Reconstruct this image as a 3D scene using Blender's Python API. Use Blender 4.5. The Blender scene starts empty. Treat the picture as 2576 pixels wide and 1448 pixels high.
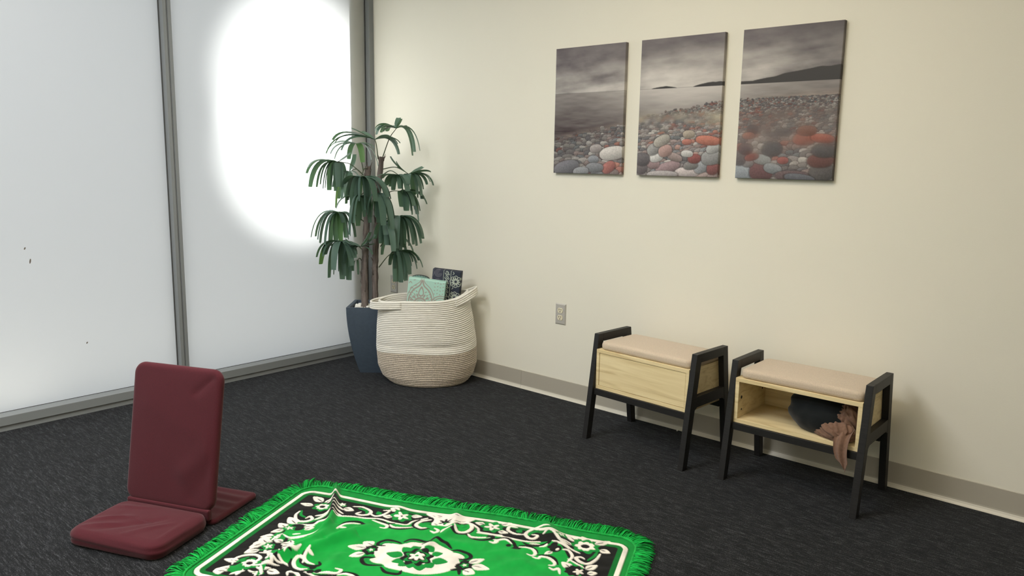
import bpy, bmesh, math, random
import numpy as np
from mathutils import Vector, Matrix

random.seed(7)
rng = np.random.default_rng(7)
scene = bpy.context.scene
C = scene.collection

# ------------------------------------------------------------------ camera
FPX, IW, IH = 1948.07, 2576, 1448
CAM = np.array([4.0254, -3.2351, 1.2656])
YAW, PITCH, ROLL = math.radians(131.0457), math.radians(9.3424), math.radians(0.9548)
def cam_axes():
    f = np.array([math.cos(YAW) * math.cos(PITCH), math.sin(YAW) * math.cos(PITCH), -math.sin(PITCH)])
    rt = np.array([math.sin(YAW), -math.cos(YAW), 0.0]); up = np.cross(rt, f)
    c, s = math.cos(ROLL), math.sin(ROLL)
    return c * rt + s * up, -s * rt + c * up, f
RT, UP, FW = cam_axes()
cd = bpy.data.cameras.new('camera'); cam = bpy.data.objects.new('camera', cd); C.objects.link(cam)
cd.sensor_width = 36.0; cd.lens = FPX / IW * 36.0; cd.clip_start = 0.02
cam.matrix_world = Matrix(((RT[0], UP[0], -FW[0], CAM[0]), (RT[1], UP[1], -FW[1], CAM[1]), (RT[2], UP[2], -FW[2], CAM[2]), (0, 0, 0, 1)))
scene.camera = cam

# ------------------------------------------------------------------ sky, daylight, exposure
world = bpy.data.worlds.new('daylight'); scene.world = world; world.use_nodes = True
world.node_tree.nodes['Background'].inputs[0].default_value = (0.88, 0.96, 1.06, 1)
world.node_tree.nodes['Background'].inputs[1].default_value = 0.78
sd = bpy.data.lights.new('sun', 'SUN'); sd.energy = 9.0; sd.angle = math.radians(1.0); sd.color = (1.0, 0.98, 0.95)
sun = bpy.data.objects.new('sun', sd); C.objects.link(sun)
sun.rotation_euler = Vector((0.02, -0.50, -0.86)).to_track_quat('-Z', 'Y').to_euler()
# spots added outside to make the bright sun patch on the second window
for zc in (1.68, 1.30):          # two overlapping spots, to make the patch taller and squarer
    gd = bpy.data.lights.new('sun_patch_spot', 'SPOT'); gd.energy = 2400; gd.spot_size = math.radians(12.6); gd.spot_blend = 0.75
    gd.shadow_soft_size = 0.05; gd.color = (1.0, 1.0, 0.99)
    patch_spot = bpy.data.objects.new('sun_patch_spot', gd); C.objects.link(patch_spot)
    patch_spot.location = (-6.0, -0.70, zc + 0.3)
    patch_spot.rotation_euler = (Vector((-0.02, -0.50, zc)) - patch_spot.location).to_track_quat('-Z', 'Y').to_euler()
vs = scene.view_settings
vs.view_transform = 'Standard'; vs.look = 'None'; vs.exposure = 0.08; vs.gamma = 1.0; vs.use_curve_mapping = False
FILL_POWER = 25.0
FILL_WARM = 12.5

# ------------------------------------------------------------------ helpers
def ray(px, py): return RT * ((px - IW / 2) / FPX) - UP * ((py - IH / 2) / FPX) + FW
def at(px, py, depth): return CAM + ray(px, py) * depth
def at_z(px, py, z=0.0):
    d = ray(px, py); return CAM + d * ((z - CAM[2]) / d[2])
def lin(r, g, b):
    f = lambda c: c / 12.92 if c <= 0.04045 else ((c + 0.055) / 1.055) ** 2.4
    return (f(r / 255), f(g / 255), f(b / 255))

def mesh_obj(name, verts, faces, mat, parent=None, smooth=False, loc=None, mats=None, fmat=None):
    me = bpy.data.meshes.new(name)
    me.from_pydata([tuple(map(float, v)) for v in verts], [], [tuple(map(int, f)) for f in faces])
    me.update()
    if mats:
        for m in mats: me.materials.append(m)
        if fmat is not None: me.polygons.foreach_set('material_index', fmat)
    elif mat: me.materials.append(mat)
    if smooth: me.polygons.foreach_set('use_smooth', [True] * len(me.polygons))
    o = bpy.data.objects.new(name, me); C.objects.link(o)
    if parent is not None: o.parent = parent
    if loc is not None: o.location = loc
    return o

def bm_obj(name, bm, mat, parent=None, smooth=False):
    me = bpy.data.meshes.new(name); bm.to_mesh(me); bm.free()
    if mat: me.materials.append(mat)
    if smooth: me.polygons.foreach_set('use_smooth', [True] * len(me.polygons))
    o = bpy.data.objects.new(name, me); C.objects.link(o)
    if parent is not None: o.parent = parent
    return o

def add_box(bm, lo, hi, bevel=0.0, seg=2):
    r = bmesh.ops.create_cube(bm, size=1.0)
    vs_ = r['verts']
    for v in vs_:
        for i in range(3): v.co[i] = lo[i] + (v.co[i] + 0.5) * (hi[i] - lo[i])
    if bevel > 0:
        es = list({e for v in vs_ for e in v.link_edges})
        bmesh.ops.bevel(bm, geom=es, offset=bevel, segments=seg, affect='EDGES', profile=0.5)
    return bm

def box(name, lo, hi, mat, parent=None, bevel=0.0, seg=2):
    bm = bmesh.new(); add_box(bm, lo, hi, bevel, seg); return bm_obj(name, bm, mat, parent)

def prism_x(name, poly, x0, x1, mat, parent=None, bevel=0.0):
    """polygon in (y, z), extruded along x"""
    bm = bmesh.new()
    a = [bm.verts.new((x0, y, z)) for y, z in poly]; b = [bm.verts.new((x1, y, z)) for y, z in poly]
    bm.faces.new(a); bm.faces.new(b[::-1]); n = len(poly)
    for i in range(n): bm.faces.new((a[i], b[i], b[(i + 1) % n], a[(i + 1) % n]))
    bmesh.ops.recalc_face_normals(bm, faces=bm.faces)
    if bevel: bmesh.ops.bevel(bm, geom=list(bm.edges), offset=bevel, segments=2, affect='EDGES', profile=0.5)
    return bm_obj(name, bm, mat, parent)

def tag(o, label=None, cat=None, group=None, kind=None):
    if label: o['label'] = label
    if cat: o['category'] = cat
    if group: o['group'] = group
    if kind: o['kind'] = kind
    return o
def empty(name, loc=(0, 0, 0), rz=0.0):
    o = bpy.data.objects.new(name, None); C.objects.link(o); o.location = loc; o.rotation_euler = (0, 0, rz)
    o.empty_display_size = 0.1
    return o

def smooth_path(pts, n=8, closed=False):
    P = [np.array(p, float) for p in pts]
    if len(P) < 3 and not closed: return np.array([P[0] + (P[-1] - P[0]) * k / n for k in range(n + 1)])
    out = []; m = len(P); rngk = range(m if closed else m - 1)
    for i in rngk:
        p0 = P[(i - 1) % m] if (closed or i > 0) else 2 * P[0] - P[1]
        p1 = P[i]; p2 = P[(i + 1) % m]
        p3 = P[(i + 2) % m] if (closed or i + 2 < m) else 2 * P[-1] - P[-2]
        for k in range(n):
            t = k / n
            out.append(0.5 * ((2 * p1) + (-p0 + p2) * t + (2 * p0 - 5 * p1 + 4 * p2 - p3) * t * t + (-p0 + 3 * p1 - 3 * p2 + p3) * t ** 3))
    if not closed: out.append(P[-1])
    return np.array(out)

def tube_data(path, radii, nseg=8, v0=0, closed=False):
    path = np.asarray(path, float); n = len(path); V = []; F = []
    prev = None
    for i in range(n):
        if closed: t = path[(i + 1) % n] - path[(i - 1) % n]
        else: t = path[min(i + 1, n - 1)] - path[max(i - 1, 0)]
        t = t / (np.linalg.norm(t) + 1e-12)
        if prev is None:
            a = np.array([0, 0, 1.0]) if abs(t[2]) < 0.9 else np.array([1.0, 0, 0])
            x = np.cross(a, t)
        else: x = prev - t * np.dot(prev, t)
        x /= np.linalg.norm(x) + 1e-12; prev = x; y = np.cross(t, x)
        r = radii[i] if hasattr(radii, '__len__') else radii
        for k in range(nseg):
            an = 2 * math.pi * k / nseg
            V.append(path[i] + r * (math.cos(an) * x + math.sin(an) * y))
    for i in range(n if closed else n - 1):
        j = (i + 1) % n
        for k in range(nseg):
            l = (k + 1) % nseg
            F.append((v0 + i * nseg + k, v0 + i * nseg + l, v0 + j * nseg + l, v0 + j * nseg + k))
    if not closed:
        F.append(tuple(v0 + k for k in range(nseg))[::-1]); F.append(tuple(v0 + (n - 1) * nseg + k for k in range(nseg)))
    return V, F

def vnoise(x, y, seed=0):
    """smooth value noise, vectorised"""
    x = np.asarray(x, float); y = np.asarray(y, float)
    xi = np.floor(x).astype(np.int64); yi = np.floor(y).astype(np.int64); xf = x - xi; yf = y - yi
    def h(a, b):
        n = (a * 374761393 + b * 668265263 + seed * 1442695041) & 0xFFFFFFFF
        n = ((n ^ (n >> 13)) * 1274126177) & 0xFFFFFFFF
        return ((n ^ (n >> 16)) & 0xFFFF) / 65535.0
    u = xf * xf * (3 - 2 * xf); v = yf * yf * (3 - 2 * yf)
    return (h(xi, yi) * (1 - u) + h(xi + 1, yi) * u) * (1 - v) + (h(xi, yi + 1) * (1 - u) + h(xi + 1, yi + 1) * u) * v
def fbm(x, y, oct=4, seed=0):
    s = 0; a = 0.5
    for o in range(oct): s = s + a * vnoise(x * 2 ** o, y * 2 ** o, seed + o); a *= 0.5
    return s / (1 - 0.5 ** oct)

def rrect(w, d, r, n=8, edge=10):
    """outline of a rounded rectangle centred on 0, counter-clockwise, equal point count for any size"""
    r = max(min(r, w / 2 - 1e-5, d / 2 - 1e-5), 1e-6); pts = []
    cs = [(w / 2 - r, d / 2 - r, 0), (-w / 2 + r, d / 2 - r, 90), (-w / 2 + r, -d / 2 + r, 180), (w / 2 - r, -d / 2 + r, 270)]
    for q, (cx, cy, a0) in enumerate(cs):
        for k in range(n + 1):
            a = math.radians(a0 + 90 * k / n); pts.append((cx + r * math.cos(a), cy + r * math.sin(a)))
        nx, ny, na = cs[(q + 1) % 4]; a = math.radians(na)
        ex, ey = nx + r * math.cos(a), ny + r * math.sin(a); sx, sy = pts[-1]
        for k in range(1, edge): pts.append((sx + (ex - sx) * k / edge, sy + (ey - sy) * k / edge))
    return pts

def pad(name, w, d, h, corner, mat, parent=None, er=0.4, dome=0.0, wrinkle=None, side=None, rings=14, edge=12, hollow=False):
    """upholstered pad: rounded-rectangle plan, rolled edge, wrinkles; base at z=0"""
    prof = []
    R_ = h * er
    for k in range(5):
        a = math.pi / 2 * k / 4; prof.append((R_ * (1 - math.sin(a)), R_ * (1 - math.cos(a))))
    m = h - 2 * R_
    for k in range(1, 4): prof.append((0.0, R_ + m * k / 4))
    for k in range(5):
        a = math.pi / 2 * k / 4; prof.append((R_ * (1 - math.cos(a)), h - R_ + R_ * math.sin(a)))
    top0 = len(prof) - 1
    mx = min(w, d) / 2 - 0.002
    for k in range(1, rings + 1): prof.append((R_ + (mx - R_) * k / rings, h))
    V = []; F = []; N = None
    for i, (ins, z) in enumerate(prof):
        o = rrect(w - 2 * ins, d - 2 * ins, max(corner - ins, 0.0008), edge=edge); N = len(o)
        for (x, y) in o:
            zz = z
            if i >= top0:
                fx = 1 - (2 * x / w) ** 4; fy = 1 - (2 * y / d) ** 4
                zz += dome * max(fx, 0) * max(fy, 0)
                if wrinkle: zz += wrinkle(x, y) * min(1.0, (i - top0) / 3.0)
            xx, yy = x, y
            if side and i < top0:
                k = side(x, y, z); L = math.hypot(x, y); xx += k * x / L; yy += k * y / L
            V.append((xx, yy, zz))
    for i in range(len(prof) - 1):
        for k in range(N):
            l = (k + 1) % N; F.append((i * N + k, i * N + l, (i + 1) * N + l, (i + 1) * N + k))
    F.append(tuple(range(N))[::-1]); F.append(tuple((len(prof) - 1) * N + k for k in range(N)))
    return mesh_obj(name, V, F, mat, parent, smooth=True)

# ------------------------------------------------------------------ materials (all node based)
def mat(name, col, rough=0.6, metal=0.0, spec=0.5, noise=None, bump=None, sheen=0.0, coat=0.0):
    """noise=(scale, amount[, stretch xyz]); bump=(scale, strength, dist)"""
    m = bpy.data.materials.new(name); m.use_nodes = True; nt = m.node_tree; b = nt.nodes['Principled BSDF']
    b.inputs['Base Color'].default_value = (*col, 1); b.inputs['Roughness'].default_value = rough
    b.inputs['Metallic'].default_value = metal; b.inputs['Specular IOR Level'].default_value = spec
    b.inputs['Sheen Weight'].default_value = sheen; b.inputs['Coat Weight'].default_value = coat
    if noise or bump:
        tc = nt.nodes.new('ShaderNodeTexCoord'); mp = nt.nodes.new('ShaderNodeMapping')
        nt.links.new(tc.outputs['Object'], mp.inputs['Vector'])
    if noise:
        if len(noise) > 2: mp.inputs['Scale'].default_value = noise[2]
        n = nt.nodes.new('ShaderNodeTexNoise'); n.inputs['Scale'].default_value = noise[0]; n.inputs['Detail'].default_value = 5
        nt.links.new(mp.outputs['Vector'], n.inputs['Vector'])
        r = nt.nodes.new('ShaderNodeValToRGB'); nt.links.new(n.outputs['Fac'], r.inputs['Fac'])
        a = noise[1]
        r.color_ramp.elements[0].position = 0.3; r.color_ramp.elements[1].position = 0.7
        r.color_ramp.elements[0].color = (*[c * (1 - a) for c in col], 1); r.color_ramp.elements[1].color = (*[min(1, c * (1 + a)) for c in col], 1)
        nt.links.new(r.outputs['Color'], b.inputs['Base Color'])
    if bump:
        n2 = nt.nodes.new('ShaderNodeTexNoise'); n2.inputs['Scale'].default_value = bump[0]; n2.inputs['Detail'].default_value = 4
        nt.links.new(tc.outputs['Object'], n2.inputs['Vector'])
        bp = nt.nodes.new('ShaderNodeBump'); bp.inputs['Strength'].default_value = bump[1]; bp.inputs['Distance'].default_value = bump[2]
        nt.links.new(n2.outputs['Fac'], bp.inputs['Height']); nt.links.new(bp.outputs['Normal'], b.inputs['Normal'])
    return m

def vcol_mat(name, rough=0.8, spec=0.3, bump=None, sheen=0.0):
    m = mat(name, (1, 1, 1), rough, 0, spec, None, bump, sheen); nt = m.node_tree
    a = nt.nodes.new('ShaderNodeVertexColor'); a.layer_name = 'Col'
    nt.links.new(a.outputs['Color'], nt.nodes['Principled BSDF'].inputs['Base Color'])
    return m

def set_cols(o, cols):
    ca = o.data.color_attributes.new('Col', 'FLOAT_COLOR', 'POINT')
    a = np.ones((len(cols), 4), np.float32); a[:, :3] = cols
    ca.data.foreach_set('color', a.ravel())

def wood_mat():
    m = mat('pale_ash_wood', lin(214, 191, 142), 0.5, 0, 0.35); nt = m.node_tree; b = nt.nodes['Principled BSDF']
    tc = nt.nodes.new('ShaderNodeTexCoord'); mp = nt.nodes.new('ShaderNodeMapping'); mp.inputs['Scale'].default_value = (1.6, 9, 26)
    n = nt.nodes.new('ShaderNodeTexNoise'); n.inputs['Scale'].default_value = 1.6; n.inputs['Detail'].default_value = 7; n.inputs['Distortion'].default_value = 1.4
    r = nt.nodes.new('ShaderNodeValToRGB'); e = r.color_ramp.elements
    e[0].position = 0.28; e[0].color = (*lin(205, 182, 135), 1); e[1].position = 0.66; e[1].color = (*lin(232, 214, 170), 1)
    x = e.new(0.45); x.color = (*lin(223, 203, 157), 1)
    for a_, b_ in ((tc.outputs['Object'], mp.inputs['Vector']), (mp.outputs['Vector'], n.inputs['Vector']), (n.outputs['Fac'], r.inputs['Fac']), (r.outputs['Color'], b.inputs['Base Color'])): nt.links.new(a_, b_)
    return m

def carpet_mat():
    m = mat('charcoal_carpet', (0.03, 0.03, 0.03), 0.85, 0, 0.12, sheen=0.07); nt = m.node_tree; b = nt.nodes['Principled BSDF']
    b.inputs['Sheen Roughness'].default_value = 0.45; b.inputs['Sheen Tint'].default_value = (0.85, 0.92, 1.0, 1)
    tc = nt.nodes.new('ShaderNodeTexCoord')
    def ntex(scale, st, det=4):
        mp = nt.nodes.new('ShaderNodeMapping'); mp.inputs['Scale'].default_value = st; nt.links.new(tc.outputs['Object'], mp.inputs['Vector'])
        n = nt.nodes.new('ShaderNodeTexNoise'); n.inputs['Scale'].default_value = scale; n.inputs['Detail'].default_value = det; n.inputs['Roughness'].default_value = 0.65
        nt.links.new(mp.outputs['Vector'], n.inputs['Vector']); return n
    a = ntex(52, (0.5, 3.2, 1)); c = ntex(230, (1, 1.3, 1), 2); l_ = ntex(16, (0.6, 4.0, 1), 3)
    al = nt.nodes.new('ShaderNodeMix'); al.data_type = 'FLOAT'; al.inputs['Factor'].default_value = 0.35
    nt.links.new(a.outputs['Fac'], al.inputs['A']); nt.links.new(l_.outputs['Fac'], al.inputs['B'])
    mx = nt.nodes.new('ShaderNodeMix'); mx.data_type = 'FLOAT'; mx.inputs['Factor'].default_value = 0.42
    nt.links.new(al.outputs['Result'], mx.inputs['A']); nt.links.new(c.outputs['Fac'], mx.inputs['B'])
    r = nt.nodes.new('ShaderNodeValToRGB'); e = r.color_ramp.elements
    e[0].position = 0.42; e[0].color = (0.002, 0.002, 0.0022, 1); e[1].position = 0.62; e[1].color = (0.082, 0.084, 0.090, 1)
    md_ = e.new(0.52); md_.color = (0.012, 0.0122, 0.013, 1)
    nt.links.new(mx.outputs['Result'], r.inputs['Fac']); nt.links.new(r.outputs['Color'], b.inputs['Base Color'])
    bp = nt.nodes.new('ShaderNodeBump'); bp.inputs['Strength'].default_value = 0.8; bp.inputs['Distance'].default_value = 0.004
    nt.links.new(mx.outputs['Result'], bp.inputs['Height']); nt.links.new(bp.outputs['Normal'], b.inputs['Normal'])
    return m

def frosted_mat():
    m = bpy.data.materials.new('frosted_film'); m.use_nodes = True; nt = m.node_tree; nt.nodes.clear()
    out = nt.nodes.new('ShaderNodeOutputMaterial'); t = nt.nodes.new('ShaderNodeBsdfTranslucent'); d = nt.nodes.new('ShaderNodeBsdfDiffuse')
    g = nt.nodes.new('ShaderNodeBsdfGlossy'); g.inputs['Roughness'].default_value = 0.35
    t.inputs['Color'].default_value = (0.90, 0.90, 0.89, 1); d.inputs['Color'].default_value = (0.8, 0.8, 0.8, 1)
    m1 = nt.nodes.new('ShaderNodeMixShader'); m1.inputs[0].default_value = 0.20
    nt.links.new(t.outputs[0], m1.inputs[1]); nt.links.new(d.outputs[0], m1.inputs[2])
    m2 = nt.nodes.new('ShaderNodeMixShader'); m2.inputs[0].default_value = 0.04
    nt.links.new(m1.outputs[0], m2.inputs[1]); nt.links.new(g.outputs[0], m2.inputs[2])
    nt.links.new(m2.outputs[0], out.inputs[0]); return m
def clear_mat():
    m = bpy.data.materials.new('clear_glass'); m.use_nodes = True; nt = m.node_tree; nt.nodes.clear()
    out = nt.nodes.new('ShaderNodeOutputMaterial'); t = nt.nodes.new('ShaderNodeBsdfTransparent'); t.inputs['Color'].default_value = (0.94, 0.96, 0.95, 1)
    g = nt.nodes.new('ShaderNodeBsdfGlossy'); g.inputs['Roughness'].default_value = 0.02
    x = nt.nodes.new('ShaderNodeMixShader'); x.inputs[0].default_value = 0.05
    nt.links.new(t.outputs[0], x.inputs[1]); nt.links.new(g.outputs[0], x.inputs[2]); nt.links.new(x.outputs[0], out.inputs[0]); return m

def fill_mat(name, col, power):
    m = bpy.data.materials.new(name); m.use_nodes = True; nt = m.node_tree; b = nt.nodes['Principled BSDF']
    b.inputs['Emission Color'].default_value = (*col, 1); b.inputs['Emission Strength'].default_value = power
    return m

M = dict(
    wall=mat('wall_paint', lin(229, 225, 210), 0.75, 0, 0.25, bump=(220, 0.12, 0.002)),
    ceil=mat('ceiling_paint', lin(232, 230, 224), 0.9, 0, 0.2, bump=(90, 0.2, 0.004)),
    carpet=carpet_mat(), frosted=frosted_mat(), clear=clear_mat(), lamp=fill_mat('fill_glow', (0.97, 0.985, 1.0), FILL_POWER), fill_warm=fill_mat('warm_fill_glow', (1.0, 0.88, 0.69), FILL_WARM), wood=wood_mat(),
    alu=mat('anodised_aluminium', lin(130, 133, 133), 0.5, 0.0, 0.5),
    gasket=mat('rubber_gasket', lin(70, 70, 68), 0.7),
    base=mat('vinyl_base', lin(172, 166, 152), 0.45, 0, 0.5),
    toe=mat('vinyl_base_toe_lit', lin(205, 200, 186), 0.35, 0, 0.6),  # paler base vinyl: light caught by the toe, painted into its colour
    black=mat('black_stained_wood', lin(31, 30, 30), 0.5, 0, 0.35, noise=(30, 0.25, (1, 1, 6)), bump=(160, 0.08, 0.001)),
    taupe=mat('taupe_linen', lin(198, 181, 160), 0.9, 0, 0.15, noise=(260, 0.10, (1, 1, 1)), bump=(700, 0.35, 0.0008), sheen=0.2),
    maroon=mat('maroon_canvas', lin(76, 25, 33), 0.85, 0, 0.2, noise=(400, 0.14, (1, 1, 1)), bump=(900, 0.3, 0.0006), sheen=0.12),
    ropew=mat('white_cotton_rope', lin(229, 225, 214), 0.9, 0, 0.15, noise=(300, 0.05, (1, 1, 1)), bump=(260, 0.5, 0.002), sheen=0.2),
    ropeg=mat('oat_cotton_rope', lin(192, 180, 163), 0.9, 0, 0.15, noise=(170, 0.28, (1, 1, 1)), bump=(220, 0.7, 0.003), sheen=0.2),
    pot=mat('slate_planter', lin(68, 80, 93), 0.55, 0, 0.4, noise=(60, 0.08, (1, 1, 1))),
    soil=mat('dark_soil', lin(40, 34, 30), 0.95),
    stone=mat('white_pebble', lin(226, 224, 216), 0.6, 0, 0.35, noise=(30, 0.08, (1, 1, 1))),
    trunk=mat('fibrous_trunk', lin(108, 99, 94), 0.9, 0, 0.15, noise=(24, 0.42, (3, 3, 0.35)), bump=(70, 0.8, 0.006)),
    petiole=mat('palm_stalk', lin(74, 84, 62), 0.6),
    steel=mat('brushed_steel_plate', lin(196, 192, 184), 0.36, 0.3, 0.5, noise=(200, 0.05, (1, 8, 1))),
    ivory=mat('ivory_socket', lin(222, 214, 188), 0.45),
    slot=mat('socket_slot', lin(26, 24, 22), 0.7),
    darkcloth=mat('black_knit', lin(27, 30, 31), 0.95, 0, 0.1, bump=(500, 0.3, 0.001), sheen=0.15),
    scarf=mat('rose_brown_scarf', lin(122, 94, 78), 0.9, 0, 0.15, noise=(120, 0.12, (1, 1, 1)), sheen=0.2),
    fringe=mat('green_yarn', lin(24, 158, 66), 0.85, 0, 0.15, noise=(60, 0.35, (1, 1, 1)), sheen=0.08),
    concrete=mat('pale_concrete', lin(205, 200, 190), 0.9), ground=mat('pavement', lin(104, 102, 98), 0.95),
    paper=mat('paper', lin(235, 232, 225), 0.8), scuff=mat('scuff', lin(110, 100, 90), 0.9),
)
def leaf_mat(name, col, back):
    m = mat(name, col, 0.42, 0, 0.45); nt = m.node_tree; b = nt.nodes['Principled BSDF']; out = nt.nodes['Material Output']
    t = nt.nodes.new('ShaderNodeBsdfTranslucent'); t.inputs['Color'].default_value = (*back, 1)
    x = nt.nodes.new('ShaderNodeMixShader'); x.inputs[0].default_value = 0.22
    nt.links.new(b.outputs[0], x.inputs[1]); nt.links.new(t.outputs[0], x.inputs[2]); nt.links.new(x.outputs[0], out.inputs[0]); return m
M['leaf'] = leaf_mat('palm_leaf', lin(92, 117, 106), lin(116, 156, 104))
M['leaf2'] = leaf_mat('palm_leaf_young', lin(88, 124, 84), lin(130, 172, 84))

# ------------------------------------------------------------------ room shell
RX, RY, RZ = 6.4, -5.4, 2.75
GX = -0.025                     # inner glass plane
def shell(name, lo, hi, m): return tag(box(name, lo, hi, m), kind='structure')
shell('floor', (-0.03, RY, -0.1), (RX, 0.0, 0.0), M['carpet'])
CEIL = shell('ceiling', (-0.2, RY - 0.1, RZ), (RX + 0.1, 0.1, RZ + 0.1), M['ceil'])
shell('wall_right', (-0.03, 0.0, -0.1), (RX + 0.1, 0.12, RZ), M['wall'])
shell('wall_back', (RX, RY, -0.1), (RX + 0.12, 0.0, RZ), M['wall'])
shell('wall_front', (-0.03, RY - 0.12, -0.1), (RX + 0.1, RY, RZ), M['wall'])
shell('trim_1', (-0.14, RY, 2.62), (0.02, 0.0, RZ), M['alu'])                       # window head
# sill: proud fascia over a recessed plinth
sill = tag(box('trim_2', (-0.03, RY, 0.027), (0.050, 0.0, 0.070), M['alu'], bevel=0.0015), kind='structure')
box('plinth', (-0.03, RY, 0.0), (0.043, 0.0, 0.0265), M['alu'], sill)
# outside: ledge, end pier, street
shell('exterior_ledge', (-0.42, RY, -0.1), (-0.045, 0.0, 0.055), M['concrete'])
shell('exterior_pier', (-0.34, -0.155, 0.055), (-0.045, 0.4, 3.2), M['concrete'])
shell('exterior_ground', (-14, -12, -0.3), (-0.42, 8, -0.12), M['ground'])

ys = [0.0, -1.300, -2.640, -3.980, RY]
def window(i, y_hi, y_lo):
    w = tag(empty('window_%d' % i, (GX, (y_hi + y_lo) / 2, 0.07)), kind='structure')
    oy = (y_hi + y_lo) / 2
    # pane: frosted film on the room side of clear glass
    a, b, z0, z1 = y_lo - oy, y_hi - oy, 0.0, 2.55
    V = [(0, a, z0), (0, b, z0), (0, b, z1), (0, a, z1), (-0.008, a, z0), (-0.008, b, z0), (-0.008, b, z1), (-0.008, a, z1)]
    F = [(0, 1, 2, 3), (5, 4, 7, 6), (4, 0, 3, 7), (1, 5, 6, 2), (3, 2, 6, 7), (4, 5, 1, 0)]
    mesh_obj('pane', V, F, None, w, mats=[M['frosted'], M['clear']], fmat=[0, 1, 1, 1, 1, 1])
    g = 0.005
    bm = bmesh.new(); add_box(bm, (0.0005, a, 0), (0.006, a + g, z1)); add_box(bm, (0.0005, b - g, 0), (0.006, b, z1)); add_box(bm, (0.0005, a + g, 0), (0.004, b - g, 0.002))
    bm_obj('gasket', bm, M['gasket'], w)
    return w
W1 = window(1, -1.342, -2.640); W2 = window(2, -0.036, -1.300); W3 = window(3, -2.682, -3.980); W4 = window(4, -4.022, RY)
def mullion(parent, y0, y1, x1=0.020):
    p = parent.location
    bm = bmesh.new()
    add_box(bm, (-0.06 - p.x, y0 - p.y, 0.0), (x1 - p.x, y0 + (y1 - y0) * 0.40 - p.y, 2.55))
    add_box(bm, (-0.06 - p.x, y0 + (y1 - y0) * 0.40 - p.y, 0.0), (x1 - 0.008 - p.x, y0 + (y1 - y0) * 0.60 - p.y, 2.55))
    add_box(bm, (-0.06 - p.x, y0 + (y1 - y0) * 0.60 - p.y, 0.0), (x1 - p.x, y1 - p.y, 2.55))
    return bm_obj('mullion', bm, M['alu'], parent)
mullion(W1, -1.342, -1.300); mullion(W3, -2.682, -2.640); mullion(W4, -4.022, -3.980)
p2 = W2.location
box('jamb', (-0.045 - p2.x, -0.036 - p2.y, 0.0), (0.018 - p2.x, 0.0 - p2.y, 2.55), M['alu'], W2, bevel=0.001)
# small scuffs on the film
for (y, z, l) in ((-2.030, 0.826, 0.006), (-2.012, 0.765, 0.012), (-1.792, 0.338, 0.005)):
    pw = W1.location
    bm = bmesh.new(); bmesh.ops.create_uvsphere(bm, u_segments=8, v_segments=5, radius=1.0)
    for v in bm.verts: v.co = Vector((v.co.x * 0.0006 + 0.0003, v.co.y * 0.0035 + v.co.z * 0.002, v.co.z * l))
    o = bm_obj('scuff_mark', bm, M['scuff'], W1); o.location = (0, y - pw.y, z - pw.z)

# cove base along the picture wall, cut in lengths
bb = tag(empty('baseboard_right', (0, 0, 0)), kind='structure')
prof = [(0.0, 0.1016), (-0.003, 0.1016), (-0.0042, 0.1000), (-0.0045, 0.022), (-0.0055, 0.0165)]
prof_toe = [(-0.0055, 0.0165), (-0.0085, 0.009), (-0.0130, 0.0035), (-0.0165, 0.0012), (-0.0165, 0.0), (0.0, 0.0), (0.0, 0.0165)]
for (x0, x1) in ((0.02, 1.2915), (1.2930, 3.73), (3.7315, RX)):
    s_ = prism_x('base_strip', prof + [(0.0, 0.0165)], x0, x1, M['base'], bb)
    prism_x('cove_toe', prof_toe, x0, x1, M['toe'], s_)
shell('baseboard_back', (RX - 0.006, RY, 0), (RX, 0, 0.1016), M['base'])
shell('baseboard_front', (0.05, RY, 0), (RX, RY + 0.006, 0.1016), M['base'])

# unseen fill panels, added under the ceiling to brighten the room
for k, (x, y) in enumerate(((1.5, -2.5), (2.6, -1.55), (1.5, -3.9), (4.6, -3.9))):
    bm = bmesh.new(); z0 = RZ - 0.03
    for lo, hi in (((-0.6, -0.3, 0), (0.6, -0.28, 0.03)), ((-0.6, 0.28, 0), (0.6, 0.3, 0.03)), ((-0.6, -0.28, 0), (-0.58, 0.28, 0.03)), ((0.58, -0.28, 0), (0.6, 0.28, 0.03))):
        add_box(bm, (lo[0] + x, lo[1] + y, lo[2] + z0), (hi[0] + x, hi[1] + y, hi[2] + z0))
    fr_ = bm_obj('fill_panel', bm, M['alu'], CEIL)
    box('fill_emitter', (x - 0.58, y - 0.28, z0 + 0.008), (x + 0.58, y + 0.28, z0 + 0.02), M['fill_warm' if k in (1, 3) else 'lamp'], fr_)

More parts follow.
